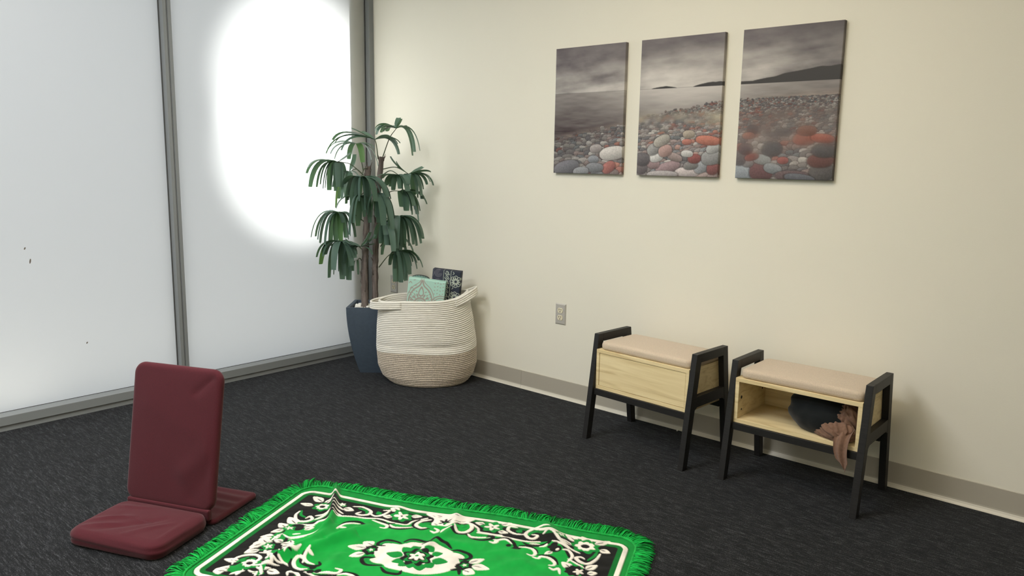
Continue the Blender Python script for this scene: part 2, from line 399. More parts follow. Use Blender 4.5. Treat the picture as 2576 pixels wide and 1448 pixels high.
# ------------------------------------------------------------------ painting helper: colour grids
class Raster:
    """colour field over sample points (A, B) in metres; shapes are laid on it as flat print"""
    def __init__(s, A, B, base): s.A = A; s.B = B; s.col = np.zeros(A.shape + (3,)); s.col[...] = base
    def blend(s, mask, c, box=None):
        v = s.col if box is None else s.col[box]
        v[...] = v * (1 - mask[..., None]) + np.array(c) * mask[..., None]
    def window(s, lo, hi):
        i = np.where((s.A[:, 0] >= lo[0]) & (s.A[:, 0] <= hi[0]))[0]; j = np.where((s.B[0, :] >= lo[1]) & (s.B[0, :] <= hi[1]))[0]
        if len(i) == 0 or len(j) == 0: return None
        return (slice(i[0], i[-1] + 1), slice(j[0], j[-1] + 1))
    def stroke(s, pts, w, c, taper=0.35, soft=0.0012, n=6, closed=False):
        P = smooth_path(pts, n, closed); w = w / 2
        if closed: P = np.vstack([P, P[:1]])
        b = s.window(P.min(0) - w - 0.004, P.max(0) + w + 0.004)
        if b is None: return
        X, Y = s.A[b], s.B[b]; best = np.full(X.shape, -1e9); m = len(P) - 1
        for k in range(m):
            a, q = P[k], P[k + 1]; d = q - a; L = d @ d + 1e-12
            t = np.clip(((X - a[0]) * d[0] + (Y - a[1]) * d[1]) / L, 0, 1)
            u = (k + t) / m
            ww = w if closed else w * (taper + (1 - taper) * np.sin(np.pi * np.clip(u, 0, 1)) ** 0.6)
            best = np.maximum(best, ww - np.hypot(X - a[0] - t * d[0], Y - a[1] - t * d[1]))
        s.blend(np.clip(best / soft * 0.5 + 0.5, 0, 1), c, b)
    def poly(s, pts, c, soft=0.0012, smooth=True, n=5):
        P = smooth_path(pts, n, True) if smooth else np.array(pts, float)
        b = s.window(P.min(0) - 0.004, P.max(0) + 0.004)
        if b is None: return
        X, Y = s.A[b], s.B[b]; ins = np.zeros(X.shape, bool); dist = np.full(X.shape, 1e9)
        Q = np.roll(P, -1, 0)
        for a, q in zip(P, Q):
            cr = (a[1] > Y) != (q[1] > Y)
            with np.errstate(divide='ignore', invalid='ignore'):
                ins ^= cr & (X < (q[0] - a[0]) * (Y - a[1]) / (q[1] - a[1] + 1e-15) + a[0])
            d = q - a; L = d @ d + 1e-12; t = np.clip(((X - a[0]) * d[0] + (Y - a[1]) * d[1]) / L, 0, 1)
            dist = np.minimum(dist, np.hypot(X - a[0] - t * d[0], Y - a[1] - t * d[1]))
        s.blend(np.clip(np.where(ins, dist, -dist) / soft * 0.5 + 0.5, 0, 1), c, b)
    def ellipse(s, c0, ra, rb, c, ang=0.0, lobes=0, amp=0.0, soft=0.0012):
        r = max(ra, rb) * (1 + amp) + 0.004; b = s.window((c0[0] - r, c0[1] - r), (c0[0] + r, c0[1] + r))
        if b is None: return
        X, Y = s.A[b] - c0[0], s.B[b] - c0[1]; ca, sa = math.cos(ang), math.sin(ang)
        U, V = (X * ca + Y * sa) / ra, (-X * sa + Y * ca) / rb; rr = np.hypot(U, V)
        lim = 1.0 + (amp * np.cos(lobes * np.arctan2(V, U)) if lobes else 0)
        s.blend(np.clip((lim - rr) * min(ra, rb) / soft * 0.5 + 0.5, 0, 1), c, b)

# ------------------------------------------------------------------ canvases
HZ = 0.36
def seascape(u, v, k):
    """printed photograph: U runs across the three canvases, v down"""
    U = u + k * 1.21
    sky0 = np.array(lin(88, 80, 84)); sky1 = np.array(lin(216, 210, 202))
    t = np.clip(v / HZ, 0, 1); glow = np.exp(-((U - 1.75) / 0.85) ** 2)
    cl = fbm(U * 3.0 + 4 * v, v * 11 - U * 1.2, 5, 3); cl2 = fbm(U * 1.3 + 2, v * 19 + U * 0.8, 5, 11)
    br = np.clip(0.10 + 0.75 * t ** 1.5 * (0.42 + 0.85 * glow) + 0.55 * (cl - 0.5) * (0.45 + t) + 0.65 * (cl2 - 0.5) * t, 0, 1)
    col = sky0 * (1 - br[..., None]) + sky1 * br[..., None]
    col = col * (1 - 0.35 * np.clip((U - 2.6) / 0.9, 0, 1) * (1 - 0.5 * t))[..., None]
    # hills
    def hill(a, b, h):
        x = np.clip((U - a) / (b - a), 0, 1); return h * np.sin(math.pi * x) ** 0.7 * (0.8 + 0.3 * vnoise(U * 22, U * 0, 5))
    hh = np.maximum.reduce([hill(1.36, 1.68, 0.017), np.where(U < 2.42, hill(1.87, 2.5, 0.030), 0), np.where(U > 2.2, 0.014 + 0.075 * np.clip((U - 2.55) / 0.85, 0, 1) ** 0.8 + 0.012 * vnoise(U * 9, U * 0, 8), 0)])
    hm = np.where(v < HZ, np.clip((v - HZ + hh) / 0.005 + 0.3, 0, 1) * (hh > 0.001), 0.0)[..., None]
    col = col * (1 - hm) + np.array(lin(56, 53, 51)) * hm
    # sea
    ts = np.clip((v - HZ) / 0.30, 0, 1); sb = np.clip((1 - ts) ** 1.0 * (0.34 + 0.80 * glow), 0, 1) + 0.25 * (fbm(U * 5, v * 50, 3, 21) - 0.5)
    sea = np.array(lin(78, 68, 68)) * (1 - sb[..., None]) + np.array(lin(190, 184, 178)) * sb[..., None]
    col = np.where((v >= HZ)[..., None], sea, col)
    col = np.where((np.abs(v - HZ) < 0.0025)[..., None], col * 0.55, col)
    # shore
    shore = 0.69 - 0.13 * np.clip(U / 1.2, 0, 1) - 0.10 * np.clip((U - 1.2) / 1.0, 0, 1) - 0.055 * np.clip((U - 2.3) / 0.9, 0, 1)
    fo = np.clip((v - shore) / 0.06, 0, 1) * 1.0; streak = fbm(U * 9, v * 60, 4, 31)
    foam = np.array(lin(150, 136, 126)) * (0.45 + 0.9 * streak[..., None])
    col = col * (1 - 0.75 * fo[..., None]) + foam * 0.75 * fo[..., None]
    return np.clip(col, 0.002, 1), shore, U

def paint_stones(col, u, v, k, shore_fn, seed=1):
    r = random.Random(seed)
    pal = [(128, 118, 118), (150, 140, 136), (112, 108, 112), (170, 160, 152), (138, 116, 112), (154, 130, 124), (120, 124, 128), (186, 178, 170)]
    hot = [(166, 96, 80), (178, 104, 80), (142, 88, 80), (176, 128, 112)]
    stones = []
    vv = 0.46
    while vv < 1.06:
        s = 0.010 + 0.062 * max(0, (vv - 0.44) / 0.6) ** 1.35
        x = -0.05 + r.uniform(0, s * 2)
        while x < 1.06:
            U = x + k * 1.21; sh = shore_fn(U)
            if vv > sh + (0.0 if k else 0.02) + r.uniform(0, 0.03):
                ru = s * r.uniform(0.9, 1.9) * 1.0; rv = s * r.uniform(0.5, 0.85) * 0.78
                warm = (0.05 + 0.20 * max(0, 1 - abs(U - 2.3) / 1.0)) if vv < 0.88 else 0.06
                c = r.choice(hot) if r.random() < warm else r.choice(pal)
                f = 0.55 + 0.5 * min(1, (vv - sh) / 0.3)
                f *= r.uniform(0.8, 1.12)
                if k == 0: f *= 0.62 + 0.33 * x
                if k == 2: f *= 0.86 - 0.12 * x
                stones.append((x, vv + r.uniform(-0.4, 0.4) * s * 0.5, ru, rv, [q * f for q in lin(*c)], r.uniform(-0.25, 0.25)))
            x += s * r.uniform(1.3, 2.3)
        vv += s * 0.62
    stones += {0: [(0.87, 0.835, 0.19, 0.055, lin(198, 190, 182), -0.12), (0.2, 0.955, 0.2, 0.06, lin(112, 110, 118), -0.2), (0.60, 0.885, 0.08, 0.032, lin(132, 136, 144), 0), (0.82, 0.945, 0.1, 0.045, lin(178, 92, 80), -0.45), (0.62, 0.95, 0.13, 0.04, lin(124, 126, 132), 0), (0.42, 0.985, 0.12, 0.04, lin(138, 140, 146), -0.1), (0.63, 0.80, 0.09, 0.035, lin(160, 148, 144), -0.1)],
               1: [(0.64, 0.968, 0.15, 0.036, lin(196, 180, 178), 0.02), (0.40, 0.935, 0.16, 0.04, lin(160, 126, 130), -0.25), (0.33, 0.99, 0.2, 0.03, lin(168, 158, 158), -0.02), (0.21, 0.91, 0.09, 0.04, lin(160, 126, 128), 0.1), (0.25, 0.865, 0.09, 0.035, lin(198, 196, 192), -0.2), (0.06, 0.945, 0.08, 0.05, lin(112, 100, 104), -0.2), (0.07, 0.88, 0.1, 0.05, lin(104, 96, 100), 0), (0.80, 0.93, 0.085, 0.045, lin(146, 150, 156), -0.35), (0.94, 0.94, 0.07, 0.045, lin(140, 70, 66), 0), (0.68, 0.92, 0.09, 0.032, lin(124, 120, 118), -0.1), (0.72, 0.87, 0.08, 0.036, lin(150, 64, 56), 0), (0.92, 0.86, 0.12, 0.055, lin(142, 142, 142), -0.15), (0.63, 0.835, 0.075, 0.026, lin(190, 188, 184), 0.05), (0.48, 0.86, 0.1, 0.03, lin(156, 132, 126), 0.3), (0.22, 0.80, 0.1, 0.045, lin(148, 146, 144), -0.45), (0.36, 0.815, 0.09, 0.045, lin(178, 134, 124), -0.3), (0.31, 0.74, 0.11, 0.04, lin(168, 160, 146), -0.4), (0.64, 0.695, 0.075, 0.03, lin(170, 152, 128), 0), (0.94, 0.795, 0.09, 0.035, lin(168, 168, 166), -0.3), (0.87, 0.74, 0.15, 0.035, lin(196, 98, 62), 0.1), (0.62, 0.75, 0.06, 0.022, lin(192, 100, 74), 0)],
               2: [(0.07, 0.965, 0.11, 0.06, lin(142, 152, 162), 0.15), (0.28, 0.955, 0.13, 0.065, lin(116, 70, 72), 0.1), (0.28, 0.87, 0.1, 0.035, lin(152, 160, 162), 0.15), (0.13, 0.895, 0.065, 0.03, lin(138, 132, 134), 0), (0.40, 0.93, 0.1, 0.036, lin(132, 138, 144), 0.2), (0.90, 0.95, 0.13, 0.06, lin(92, 86, 84), -0.1), (0.60, 0.975, 0.18, 0.035, lin(104, 80, 82), 0), (0.68, 0.99, 0.16, 0.03, lin(92, 94, 104), 0.1), (0.87, 0.875, 0.13, 0.045, lin(118, 66, 56), 0), (0.04, 0.86, 0.07, 0.055, lin(112, 104, 108), 0), (0.1, 0.80, 0.08, 0.04, lin(98, 76, 80), 0.1), (0.17, 0.855, 0.08, 0.025, lin(152, 72, 58), -0.2), (0.38, 0.80, 0.11, 0.05, lin(86, 84, 88), 0), (0.90, 0.81, 0.12, 0.045, lin(84, 82, 84), 0.05), (0.70, 0.735, 0.12, 0.04, lin(176, 86, 52), 0), (0.88, 0.73, 0.12, 0.03, lin(178, 82, 50), 0.1), (0.72, 0.68, 0.1, 0.035, lin(140, 86, 62), 0), (0.16, 0.67, 0.06, 0.035, lin(80, 72, 76), 0), (0.48, 0.69, 0.09, 0.025, lin(84, 82, 86), 0.1), (0.12, 0.71, 0.07, 0.025, lin(170, 96, 66), 0), (0.50, 0.875, 0.06, 0.025, lin(170, 70, 58), 0)]}[k]
    for (x, y, ru, rv, c, an) in stones:
        g_ = sum(c) / 3; c = [0.62 * q + 0.38 * g_ for q in c]
        i = np.where((u[:, 0] > x - ru * 1.3) & (u[:, 0] < x + ru * 1.3))[0]; j = np.where((v[0] > y - rv * 1.9 - 0.03) & (v[0] < y + rv * 1.9 + 0.03))[0]
        if len(i) == 0 or len(j) == 0: continue
        b = (slice(i[0], i[-1] + 1), slice(j[0], j[-1] + 1)); ca, sa = math.cos(an), math.sin(an)
        X, Y = u[b] - x, (v[b] - y) * 1.5; A_ = (X * ca + Y * sa) / ru; B_ = (-X * sa + Y * ca) / (rv * 1.5)
        d = (np.abs(A_) ** 2.3 + np.abs(B_) ** 2.3)
        tex = 0.85 + 0.3 * vnoise(u[b] * 110, v[b] * 150, int(x * 97) % 50)
        print_tone = (1.0 - 0.55 * np.clip(B_ * 0.8 + 0.15, -0.3, 1) - 0.15 * A_) * tex
        mk = np.clip((1.0 - d) * 6, 0, 1); gap = np.clip((1.28 - d) * 4, 0, 1) * 0.55
        col[b] = col[b] * (1 - gap[..., None]) + np.array(lin(46, 38, 38)) * gap[..., None]
        col[b] = col[b] * (1 - mk[..., None]) + np.array(c) * print_tone[..., None] * mk[..., None]
    return col

M['print'] = vcol_mat('canvas_print', 0.55, 0.35, bump=(900, 0.15, 0.0006))
def canvas(k, x0, x1, z0, z1, label):
    th = 0.021; NU, NV = 212, 318; ns = 5
    us = np.concatenate([-th / (x1 - x0) * np.linspace(1, 0, ns, endpoint=False), np.linspace(0, 1, NU), 1 + th / (x1 - x0) * np.linspace(0, 1, ns + 1)[1:]])
    vv = np.concatenate([-th / (z1 - z0) * np.linspace(1, 0, ns, endpoint=False), np.linspace(0, 1, NV), 1 + th / (z1 - z0) * np.linspace(0, 1, ns + 1)[1:]])
    Ug, Vg = np.meshgrid(us, vv, indexing='ij')
    uc = np.where(Ug < 0, -Ug, np.where(Ug > 1, 2 - Ug, Ug)); vc = np.where(Vg < 0, -Vg, np.where(Vg > 1, 2 - Vg, Vg))
    u1, v1 = np.meshgrid(np.linspace(0, 1, NU), np.linspace(0, 1, NV), indexing='ij')
    col, shore, U = seascape(u1, v1, k)
    sf = lambda U_: 0.69 - 0.13 * min(max(U_ / 1.2, 0), 1) - 0.10 * min(max(U_ - 1.2, 0), 1) - 0.055 * min(max((U_ - 2.3) / 0.9, 0), 1)
    col = paint_stones(col, u1, v1, k, sf, 11 + k)
    def blur(c, n):
        for ax in (0, 1):
            q = np.pad(c, [(n, n) if a == ax else (0, 0) for a in range(3)], mode='edge').cumsum(ax)
            c = (np.take(q, range(2 * n, q.shape[ax]), ax) - np.concatenate([np.zeros_like(np.take(q, [0], ax)), np.take(q, range(0, q.shape[ax] - 2 * n - 1), ax)], ax)) / (2 * n + 1)
        return c
    if k == 2:   # long-exposure water blurring the stones
        wm = np.clip(fbm(u1 * 2.1 + 5, v1 * 6, 3, 61) * 2.6 - 0.75 + 0.35 * u1, 0, 1) * np.clip((v1 - 0.50) / 0.06, 0, 1) * np.clip((0.95 - v1) / 0.12, 0, 1)
        bc = blur(col, 9); bc = bc * np.array([1.02, 0.92, 0.86]) * 0.85
        col = col * (1 - 0.85 * wm[..., None]) + bc * 0.85 * wm[..., None]
    if k == 1:
        wm = np.clip((v1 - 0.52) / 0.05, 0, 1) * np.clip((0.70 - v1) / 0.07, 0, 1) * np.clip(fbm(u1 * 2.4, v1 * 7, 3, 67) * 2.4 - 0.5, 0, 1)
        col = col * (1 - 0.8 * wm[..., None]) + blur(col, 5) * 0.8 * wm[..., None]
    if k == 2:   # long-exposure mist over the stones
        ms = np.clip(fbm(u1 * 2.4 + 9, v1 * 9, 4, 41) * 2.2 - 0.8, 0, 1) * np.exp(-((v1 - 0.72) / 0.12) ** 2)
        col = col * (1 - 0.55 * ms[..., None]) + np.array(lin(124, 112, 108)) * 0.55 * ms[..., None]
        ms = np.clip(fbm(u1 * 3, v1 * 14, 4, 47) * 2.4 - 0.9, 0, 1) * np.exp(-((v1 - 0.60) / 0.06) ** 2)
        col = col * (1 - 0.6 * ms[..., None]) + np.array(lin(110, 96, 90)) * 0.6 * ms[..., None]
    if k == 1:
        ms = np.clip(fbm(u1 * 3 + 3, v1 * 13, 4, 43) * 2.4 - 0.8, 0, 1) * np.exp(-((v1 - 0.60) / 0.055) ** 2)
        col = col * (1 - 0.7 * ms[..., None]) + np.array(lin(188, 178, 152)) * 0.7 * ms[..., None]
    iu = np.clip(np.rint(uc * (NU - 1)), 0, NU - 1).astype(int); iv = np.clip(np.rint(vc * (NV - 1)), 0, NV - 1).astype(int)
    cc = col[iu, iv]
    over = np.maximum(np.maximum(-Ug, Ug - 1) * (x1 - x0), np.maximum(-Vg, Vg - 1) * (z1 - z0)).clip(0, th)
    ou = np.maximum(np.maximum(-Ug, Ug - 1), 0) > 0; ov = np.maximum(np.maximum(-Vg, Vg - 1), 0) > 0
    X = x0 + np.clip(Ug, 0, 1) * (x1 - x0); Z = z1 - np.clip(Vg, 0, 1) * (z1 - z0); Y = -0.0225 + over
    # soften folded edge
    ed = np.minimum(np.minimum(np.clip(Ug, 0, 1), 1 - np.clip(Ug, 0, 1)) * (x1 - x0), np.minimum(np.clip(Vg, 0, 1), 1 - np.clip(Vg, 0, 1)) * (z1 - z0))
    Y = np.where((over == 0) & (ed < 0.0012), Y + 0.0012, Y)
    nu, nv = len(us), len(vv)
    V = np.stack([X - (x0 + x1) / 2, Y, Z - z0], -1).reshape(-1, 3)
    idx = np.arange(nu * nv).reshape(nu, nv)
    F = np.stack([idx[:-1, :-1], idx[1:, :-1], idx[1:, 1:], idx[:-1, 1:]], -1).reshape(-1, 4)
    bad = (ou & ov)
    keep = ~(bad[:-1, :-1] & bad[1:, :-1] & bad[1:, 1:] & bad[:-1, 1:]).reshape(-1)
    o = mesh_obj('canvas_print', V, F[keep], M['print'], loc=((x0 + x1) / 2, 0, z0)); set_cols(o, cc.reshape(-1, 3))
    return tag(o, label, 'canvas print', 'seascape triptych on the wall')
canvas(0, 1.5006, 1.9189, 1.2064, 1.8275, 'leftmost canvas with dark calm sea and one big white pebble')
canvas(1, 2.0058, 2.4242, 1.2064, 1.8275, 'middle canvas with small islands above bright sea and pebbles')
canvas(2, 2.5085, 2.9238, 1.2064, 1.8275, 'rightmost canvas with long dark hill and red-brown wet stones')

# ------------------------------------------------------------------ outlets
def outlet(x, z, label):
    t = empty('wall_outlet', (x, 0, z)); tag(t, label, 'wall outlet', 'duplex wall outlets')
    w, h = 0.035, 0.057; w2, h2 = 0.029, 0.051
    V = [(-w, 0, -h), (w, 0, -h), (w, 0, h), (-w, 0, h), (-w, -0.0015, -h), (w, -0.0015, -h), (w, -0.0015, h), (-w, -0.0015, h), (-w2, -0.006, -h2), (w2, -0.006, -h2), (w2, -0.006, h2), (-w2, -0.006, h2)]
    F = [(0, 1, 2, 3)] + [(a, (a + 1) % 4, 4 + (a + 1) % 4, 4 + a) for a in range(4)] + [(4 + a, 4 + (a + 1) % 4, 8 + (a + 1) % 4, 8 + a) for a in range(4)] + [(8, 9, 10, 11)]
    mesh_obj('cover_plate', V, F, M['steel'], t)
    for dz in (0.0195, -0.0195):
        pts = []
        for k in range(28):
            a = 2 * math.pi * k / 28; px, pz = 0.0175 * math.cos(a), 0.0175 * math.sin(a); pz = max(-0.0135, min(0.0135, pz)); pts.append((px, pz))
        n = len(pts)
        V = [(p, -0.006, q) for p, q in pts] + [(p, -0.0085, q) for p, q in pts] + [(p * 0.95, -0.009, q * 0.95) for p, q in pts]
        F = [tuple(range(2 * n, 3 * n))] + [(r * n + a, r * n + (a + 1) % n, (r + 1) * n + (a + 1) % n, (r + 1) * n + a) for r in (0, 1) for a in range(n)]
        s = mesh_obj('socket', V, F, M['ivory'], t, loc=(0, 0, dz))
        box('slot', (-0.0078, -0.0094, 0.0008), (-0.0050, -0.0088, 0.0092), M['slot'], s)
        box('slot', (0.0050, -0.0094, 0.0014), (0.0078, -0.0094 + 0.0006, 0.0086), M['slot'], s)
        bm = bmesh.new(); bmesh.ops.create_cone(bm, cap_ends=True, segments=12, radius1=0.0028, radius2=0.0028, depth=0.0006, matrix=Matrix.Translation((0, -0.0091, -0.0065)) @ Matrix.Rotation(math.pi / 2, 4, 'X'))
        bm_obj('slot', bm, M['slot'], s)
    bm = bmesh.new(); bmesh.ops.create_cone(bm, cap_ends=True, segments=12, radius1=0.0032, radius2=0.0026, depth=0.0015, matrix=Matrix.Translation((0, -0.0066, 0)) @ Matrix.Rotation(math.pi / 2, 4, 'X'))
    bm_obj('screw', bm, M['steel'], t)
outlet(1.558, 0.4617, 'steel duplex wall outlet left of the closed bench')
outlet(0.197, 0.464, 'duplex wall outlet behind the palm, beside the basket')

# ------------------------------------------------------------------ storage benches
def bench(loc, rz, label, door):
    t = empty('storage_bench', (loc[0], loc[1], 0), rz); tag(t, label, 'bench', 'two matching storage benches')
    HW, TH = 0.271, 0.026
    yb, yt, wl = 0.192, 0.123, 0.034; ZT = 0.487
    K = M['black']
    for sx in (-1, 1):
        xa, xb = (sx * HW, sx * (HW - TH)); xa, xb = min(xa, xb), max(xa, xb)
        for sy in (-1, 1):
            poly = [(sy * yb, 0), (sy * (yb - wl), 0), (sy * (yt - wl), ZT - 0.037), (sy * (yt - wl * 0.93), ZT), (sy * yt, ZT)]
            prism_x('leg', poly, xa, xb, K, t, 0.0012)
        prism_x('top_rail', [(-(yt - wl * 0.93), ZT), ((yt - wl * 0.93), ZT), ((yt - wl), ZT - 0.037), (-(yt - wl), ZT - 0.037)], xa, xb, K, t, 0.0008)
        yi = lambda z: yb - wl - (yb - yt) * z / ZT
        z1, z2 = 0.258, 0.304
        prism_x('side_rail', [(-yi(z1), z1 - 0.012), (-yi(z1) + 0.02, z1), (yi(z1) - 0.02, z1), (yi(z1), z1 - 0.012), (yi(z2), z2), (-yi(z2), z2)], xa + 0.001, xb - 0.001, K, t, 0.0008)
    xi = HW - TH - 0.0005
    for y0 in (-0.146, 0.122): box('cross_rail', (-xi, y0, 0.206), (xi, y0 + 0.024, 0.2345), K, t, 0.001)
    W = M['wood']; bz, tz, fy, by, pt = 0.235, 0.420, -0.137, 0.137, 0.0155
    box('top_panel', (-xi, fy, tz - pt), (xi, by, tz), W, t, 0.0008)
    box('bottom_panel', (-xi, fy, bz), (xi, by, bz + pt), W, t, 0.0008)
    for sx in (-1, 1):
        a, b = sorted((sx * xi, sx * (xi - pt)))
        sp = box('side_panel', (a, fy, bz + pt + 0.0003), (b, by, tz - pt - 0.0003), W, t, 0.0006)
        if not door and sx < 0:
            for (yy, zz, rr) in ((-0.085, 0.395, 0.004), (-0.108, 0.335, 0.007), (-0.102, 0.283, 0.004), (0.095, 0.330, 0.004)):
                bm = bmesh.new(); bmesh.ops.create_cone(bm, cap_ends=True, segments=12, radius1=rr, radius2=rr, depth=0.001, matrix=Matrix.Translation((b + 0.0003, yy, zz)) @ Matrix.Rotation(math.pi / 2, 4, 'Y'))
                bm_obj('fixing_hole', bm, M['slot'], sp)
    box('back_panel', (-xi + pt, by - 0.006, bz + pt), (xi - pt, by, tz - pt), W, t)
    if door:
        dp = box('drop_door', (-xi + pt + 0.0018, fy + 0.0022, bz + pt + 0.0018), (xi - pt - 0.0018, fy + 0.0155, tz - pt - 0.0018), W, t, 0.0008)
    def wr(x, y): return 0.0012 * (fbm(np.array(x * 14 + 3), np.array(y * 14 + rz), 3, 5) - 0.5) * 2 + 0.0004 * math.sin(x * 160) * max(0, (abs(y) - 0.08) / 0.04)
    c = pad('seat_cushion', 0.478, 0.262, 0.036, 0.028, M['taupe'], t, er=0.36, dome=0.005, wrinkle=wr, side=lambda x, y, z: 0.0010 * math.sin((x - y) * 230) * math.sin(z * 90))
    c.location = (0.006, 0.0, tz)
    return t
bench((2.303, -0.246), math.radians(-3.7), 'storage bench with its pale wood front closed, nearer the corner', True)
bench((2.972, -0.226), 0.0, 'open-fronted storage bench holding dark cloth and a scarf', False)

# cloth bundles in the open bench
def blob(name, c, r, mt, fold, n=72, m=44, flat=0.0):
    V = []; F = []
    for i in range(m + 1):
        th = math.pi * i / m
        for k in range(n):
            ph = 2 * math.pi * k / n; d = np.array([math.sin(th) * math.cos(ph), math.sin(th) * math.sin(ph), math.cos(th)])
            s = 1 + fold(th, ph, d); p = d * s * np.array(r); p[2] = max(p[2], flat); V.append(p)
    for i in range(m):
        for k in range(n):
            l = (k + 1) % n; F.append((i * n + k, i * n + l, (i + 1) * n + l, (i + 1) * n + k))
    return mesh_obj(name, V, F, mt, None, smooth=True, loc=c)
def fd(th, ph, d): return 0.16 * (float(fbm(np.array(d[0] * 2.2 + 7), np.array(d[2] * 2.2 + d[1] * 2), 3, 9)) - 0.5) + 0.22 * math.exp(-((d[0] + 0.75) ** 2 + (d[2] - 0.65) ** 2) / 0.05)
o = blob('cloth_bundle', (3.045, -0.245, 0.2508 + 0.062), (0.130, 0.105, 0.080), M['darkcloth'], fd, flat=-0.061)
tag(o, 'black cloth bundle stuffed inside the open bench', 'cloth')
sc = empty('scarf', (3.135, -0.29, 0.2508)); tag(sc, 'rose-brown scarf crumpled in the open bench, end hanging out', 'scarf')
def fs(th, ph, d):
    q = float(fbm(np.array(d[0] * 1.7 + d[2] * 0.9 + 2), np.array(d[1] * 1.7 + d[2] * 1.5), 2, 17))
    return 0.24 * abs(math.sin(q * 10)) + 0.35 * (q - 0.5)
V0 = blob('crumpled_cloth', (0.006, 0.035, 0.062), (0.042, 0.060, 0.066), M['scarf'], fs, 110, 60, flat=-0.0615); V0.parent = sc
def fs2(th, ph, d):
    q = float(fbm(np.array(d[0] * 2.0 + d[2] * 0.9 + 8), np.array(d[1] * 1.7 - d[2] * 1.9), 2, 23))
    return 0.28 * abs(math.sin(q * 9)) + 0.3 * (q - 0.5)
V1 = blob('crumpled_cloth', (-0.012, -0.032, 0.030), (0.056, 0.034, 0.034), M['scarf'], fs2, 110, 50, flat=-0.0295); V1.parent = sc
V2 = blob('crumpled_cloth', (-0.062, -0.018, 0.018), (0.032, 0.030, 0.020), M['scarf'], fs2, 60, 30, flat=-0.0175); V2.parent = sc
# hanging tail: pleated strip over the front edge
pth = smooth_path([(0.018, -0.03, 0.045), (0.020, -0.058, 0.032), (0.022, -0.082, 0.012), (0.024, -0.089, -0.022), (0.032, -0.090, -0.052), (0.044, -0.089, -0.080)], 8)
V = []; F = []; NW = 25
for i, p in enumerate(pth):
    t_ = i / (len(pth) - 1); w = 0.032 * (1 - 0.35 * t_) * (1.0 if t_ < 0.8 else 1.0 - 4.3 * (t_ - 0.8)); w = max(w, 0.003)
    for k in range(NW):
        a = k / (NW - 1) * 2 - 1; off = 0.0065 * math.cos(a * 5.2 + 1.5 * t_) * (1 - 0.4 * t_)
        dn = np.array([0, -0.6, 0.8]) if t_ < 0.4 else np.array([0, -1, 0.1]); sag = -0.010 * (a + 1) * max(0, t_ - 0.6) * 2
        V.append(p + np.array([a * w, 0, sag]) + dn * (off + 0.008))
n = len(V); V += [v + np.array([0, 0.0025, -0.001]) for v in V]
for i in range(len(pth) - 1):
    for k in range(NW - 1):
        q = (i * NW + k, i * NW + k + 1, (i + 1) * NW + k + 1, (i + 1) * NW + k); F.append(q); F.append(tuple(n + x for x in q[::-1]))
mesh_obj('hanging_end', V, F, M['scarf'], sc, smooth=True)
bm = bmesh.new(); bmesh.ops.create_icosphere(bm, subdivisions=1, radius=1.0)
for v in bm.verts: v.co = Vector((v.co.x * 0.0045 + v.co.z * 0.002, v.co.y * 0.003, max(v.co.z, -0.5) * 0.006))
o = bm_obj('paper_scrap', bm, M['paper']); o.location = (2.298, -0.028, 0.003); tag(o, 'tiny white paper scrap on carpet under the closed bench', 'scrap')

# ------------------------------------------------------------------ folding floor chair
A_ = math.radians(23.6); e_ = np.array([math.cos(A_), math.sin(A_), 0]); b_ = np.array([-math.sin(A_), math.cos(A_), 0])
HLc = np.array([1.279, -2.167, 0.0]); HRc = np.array([1.611, -2.021, 0.0]); mid = (HLc + HRc) / 2
ch = empty('floor_chair', mid, A_); tag(ch, 'maroon folding floor chair with raised backrest in front of the windows', 'floor chair')
CW = 0.372
def wseat(x, y):
    r = 0.006 * (fbm(np.array(x * 9 + 1), np.array(y * 9), 3, 2) - 0.5)
    for (x0, y0, x1, y1, a, w) in ((-0.17, -0.05, -0.02, 0.02, 0.004, 0.010), (-0.15, -0.09, 0.02, -0.02, 0.003, 0.009), (-0.10, -0.10, 0.10, 0.04, -0.004, 0.014), (0.02, -0.11, 0.14, 0.03, 0.003, 0.010), (-0.18, 0.06, 0.0, 0.09, 0.002, 0.010), (0.16, -0.10, 0.17, 0.06, 0.003, 0.012)):
        dx, dy = x1 - x0, y1 - y0; t = max(0, min(1, ((x - x0) * dx + (y - y0) * dy) / (dx * dx + dy * dy)))
        dd = (x - x0 - t * dx) ** 2 + (y - y0 - t * dy) ** 2; r += 1.9 * a * math.exp(-dd / w ** 2) * math.sin(math.pi * min(1, t * 0.9 + 0.1))
    return float(r)
def fold(x, y, z): return 0.0022 * math.sin(z * 260 + x * 9) * (1 if y < 0 else 0.5)
s = pad('seat_cushion', CW, 0.262, 0.052, 0.050, M['maroon'], ch, er=0.36, dome=0.008, wrinkle=wseat, side=fold, rings=22, edge=18); s.location = (0, -0.131, 0.0)
def wflap(x, y): return 0.0028 * math.sin(y * 120 + 6 * x) * (0.5 + 0.5 * math.sin(x * 8 + y * 20)) + 0.002 * float(fbm(np.array(x * 12), np.array(y * 12), 2, 4) - 0.5)
f = pad('rear_flap', CW, 0.250, 0.020, 0.020, M['maroon'], ch, er=0.45, dome=0.002, wrinkle=wflap, rings=22, edge=20); f.location = (0, 0.134, 0.0)
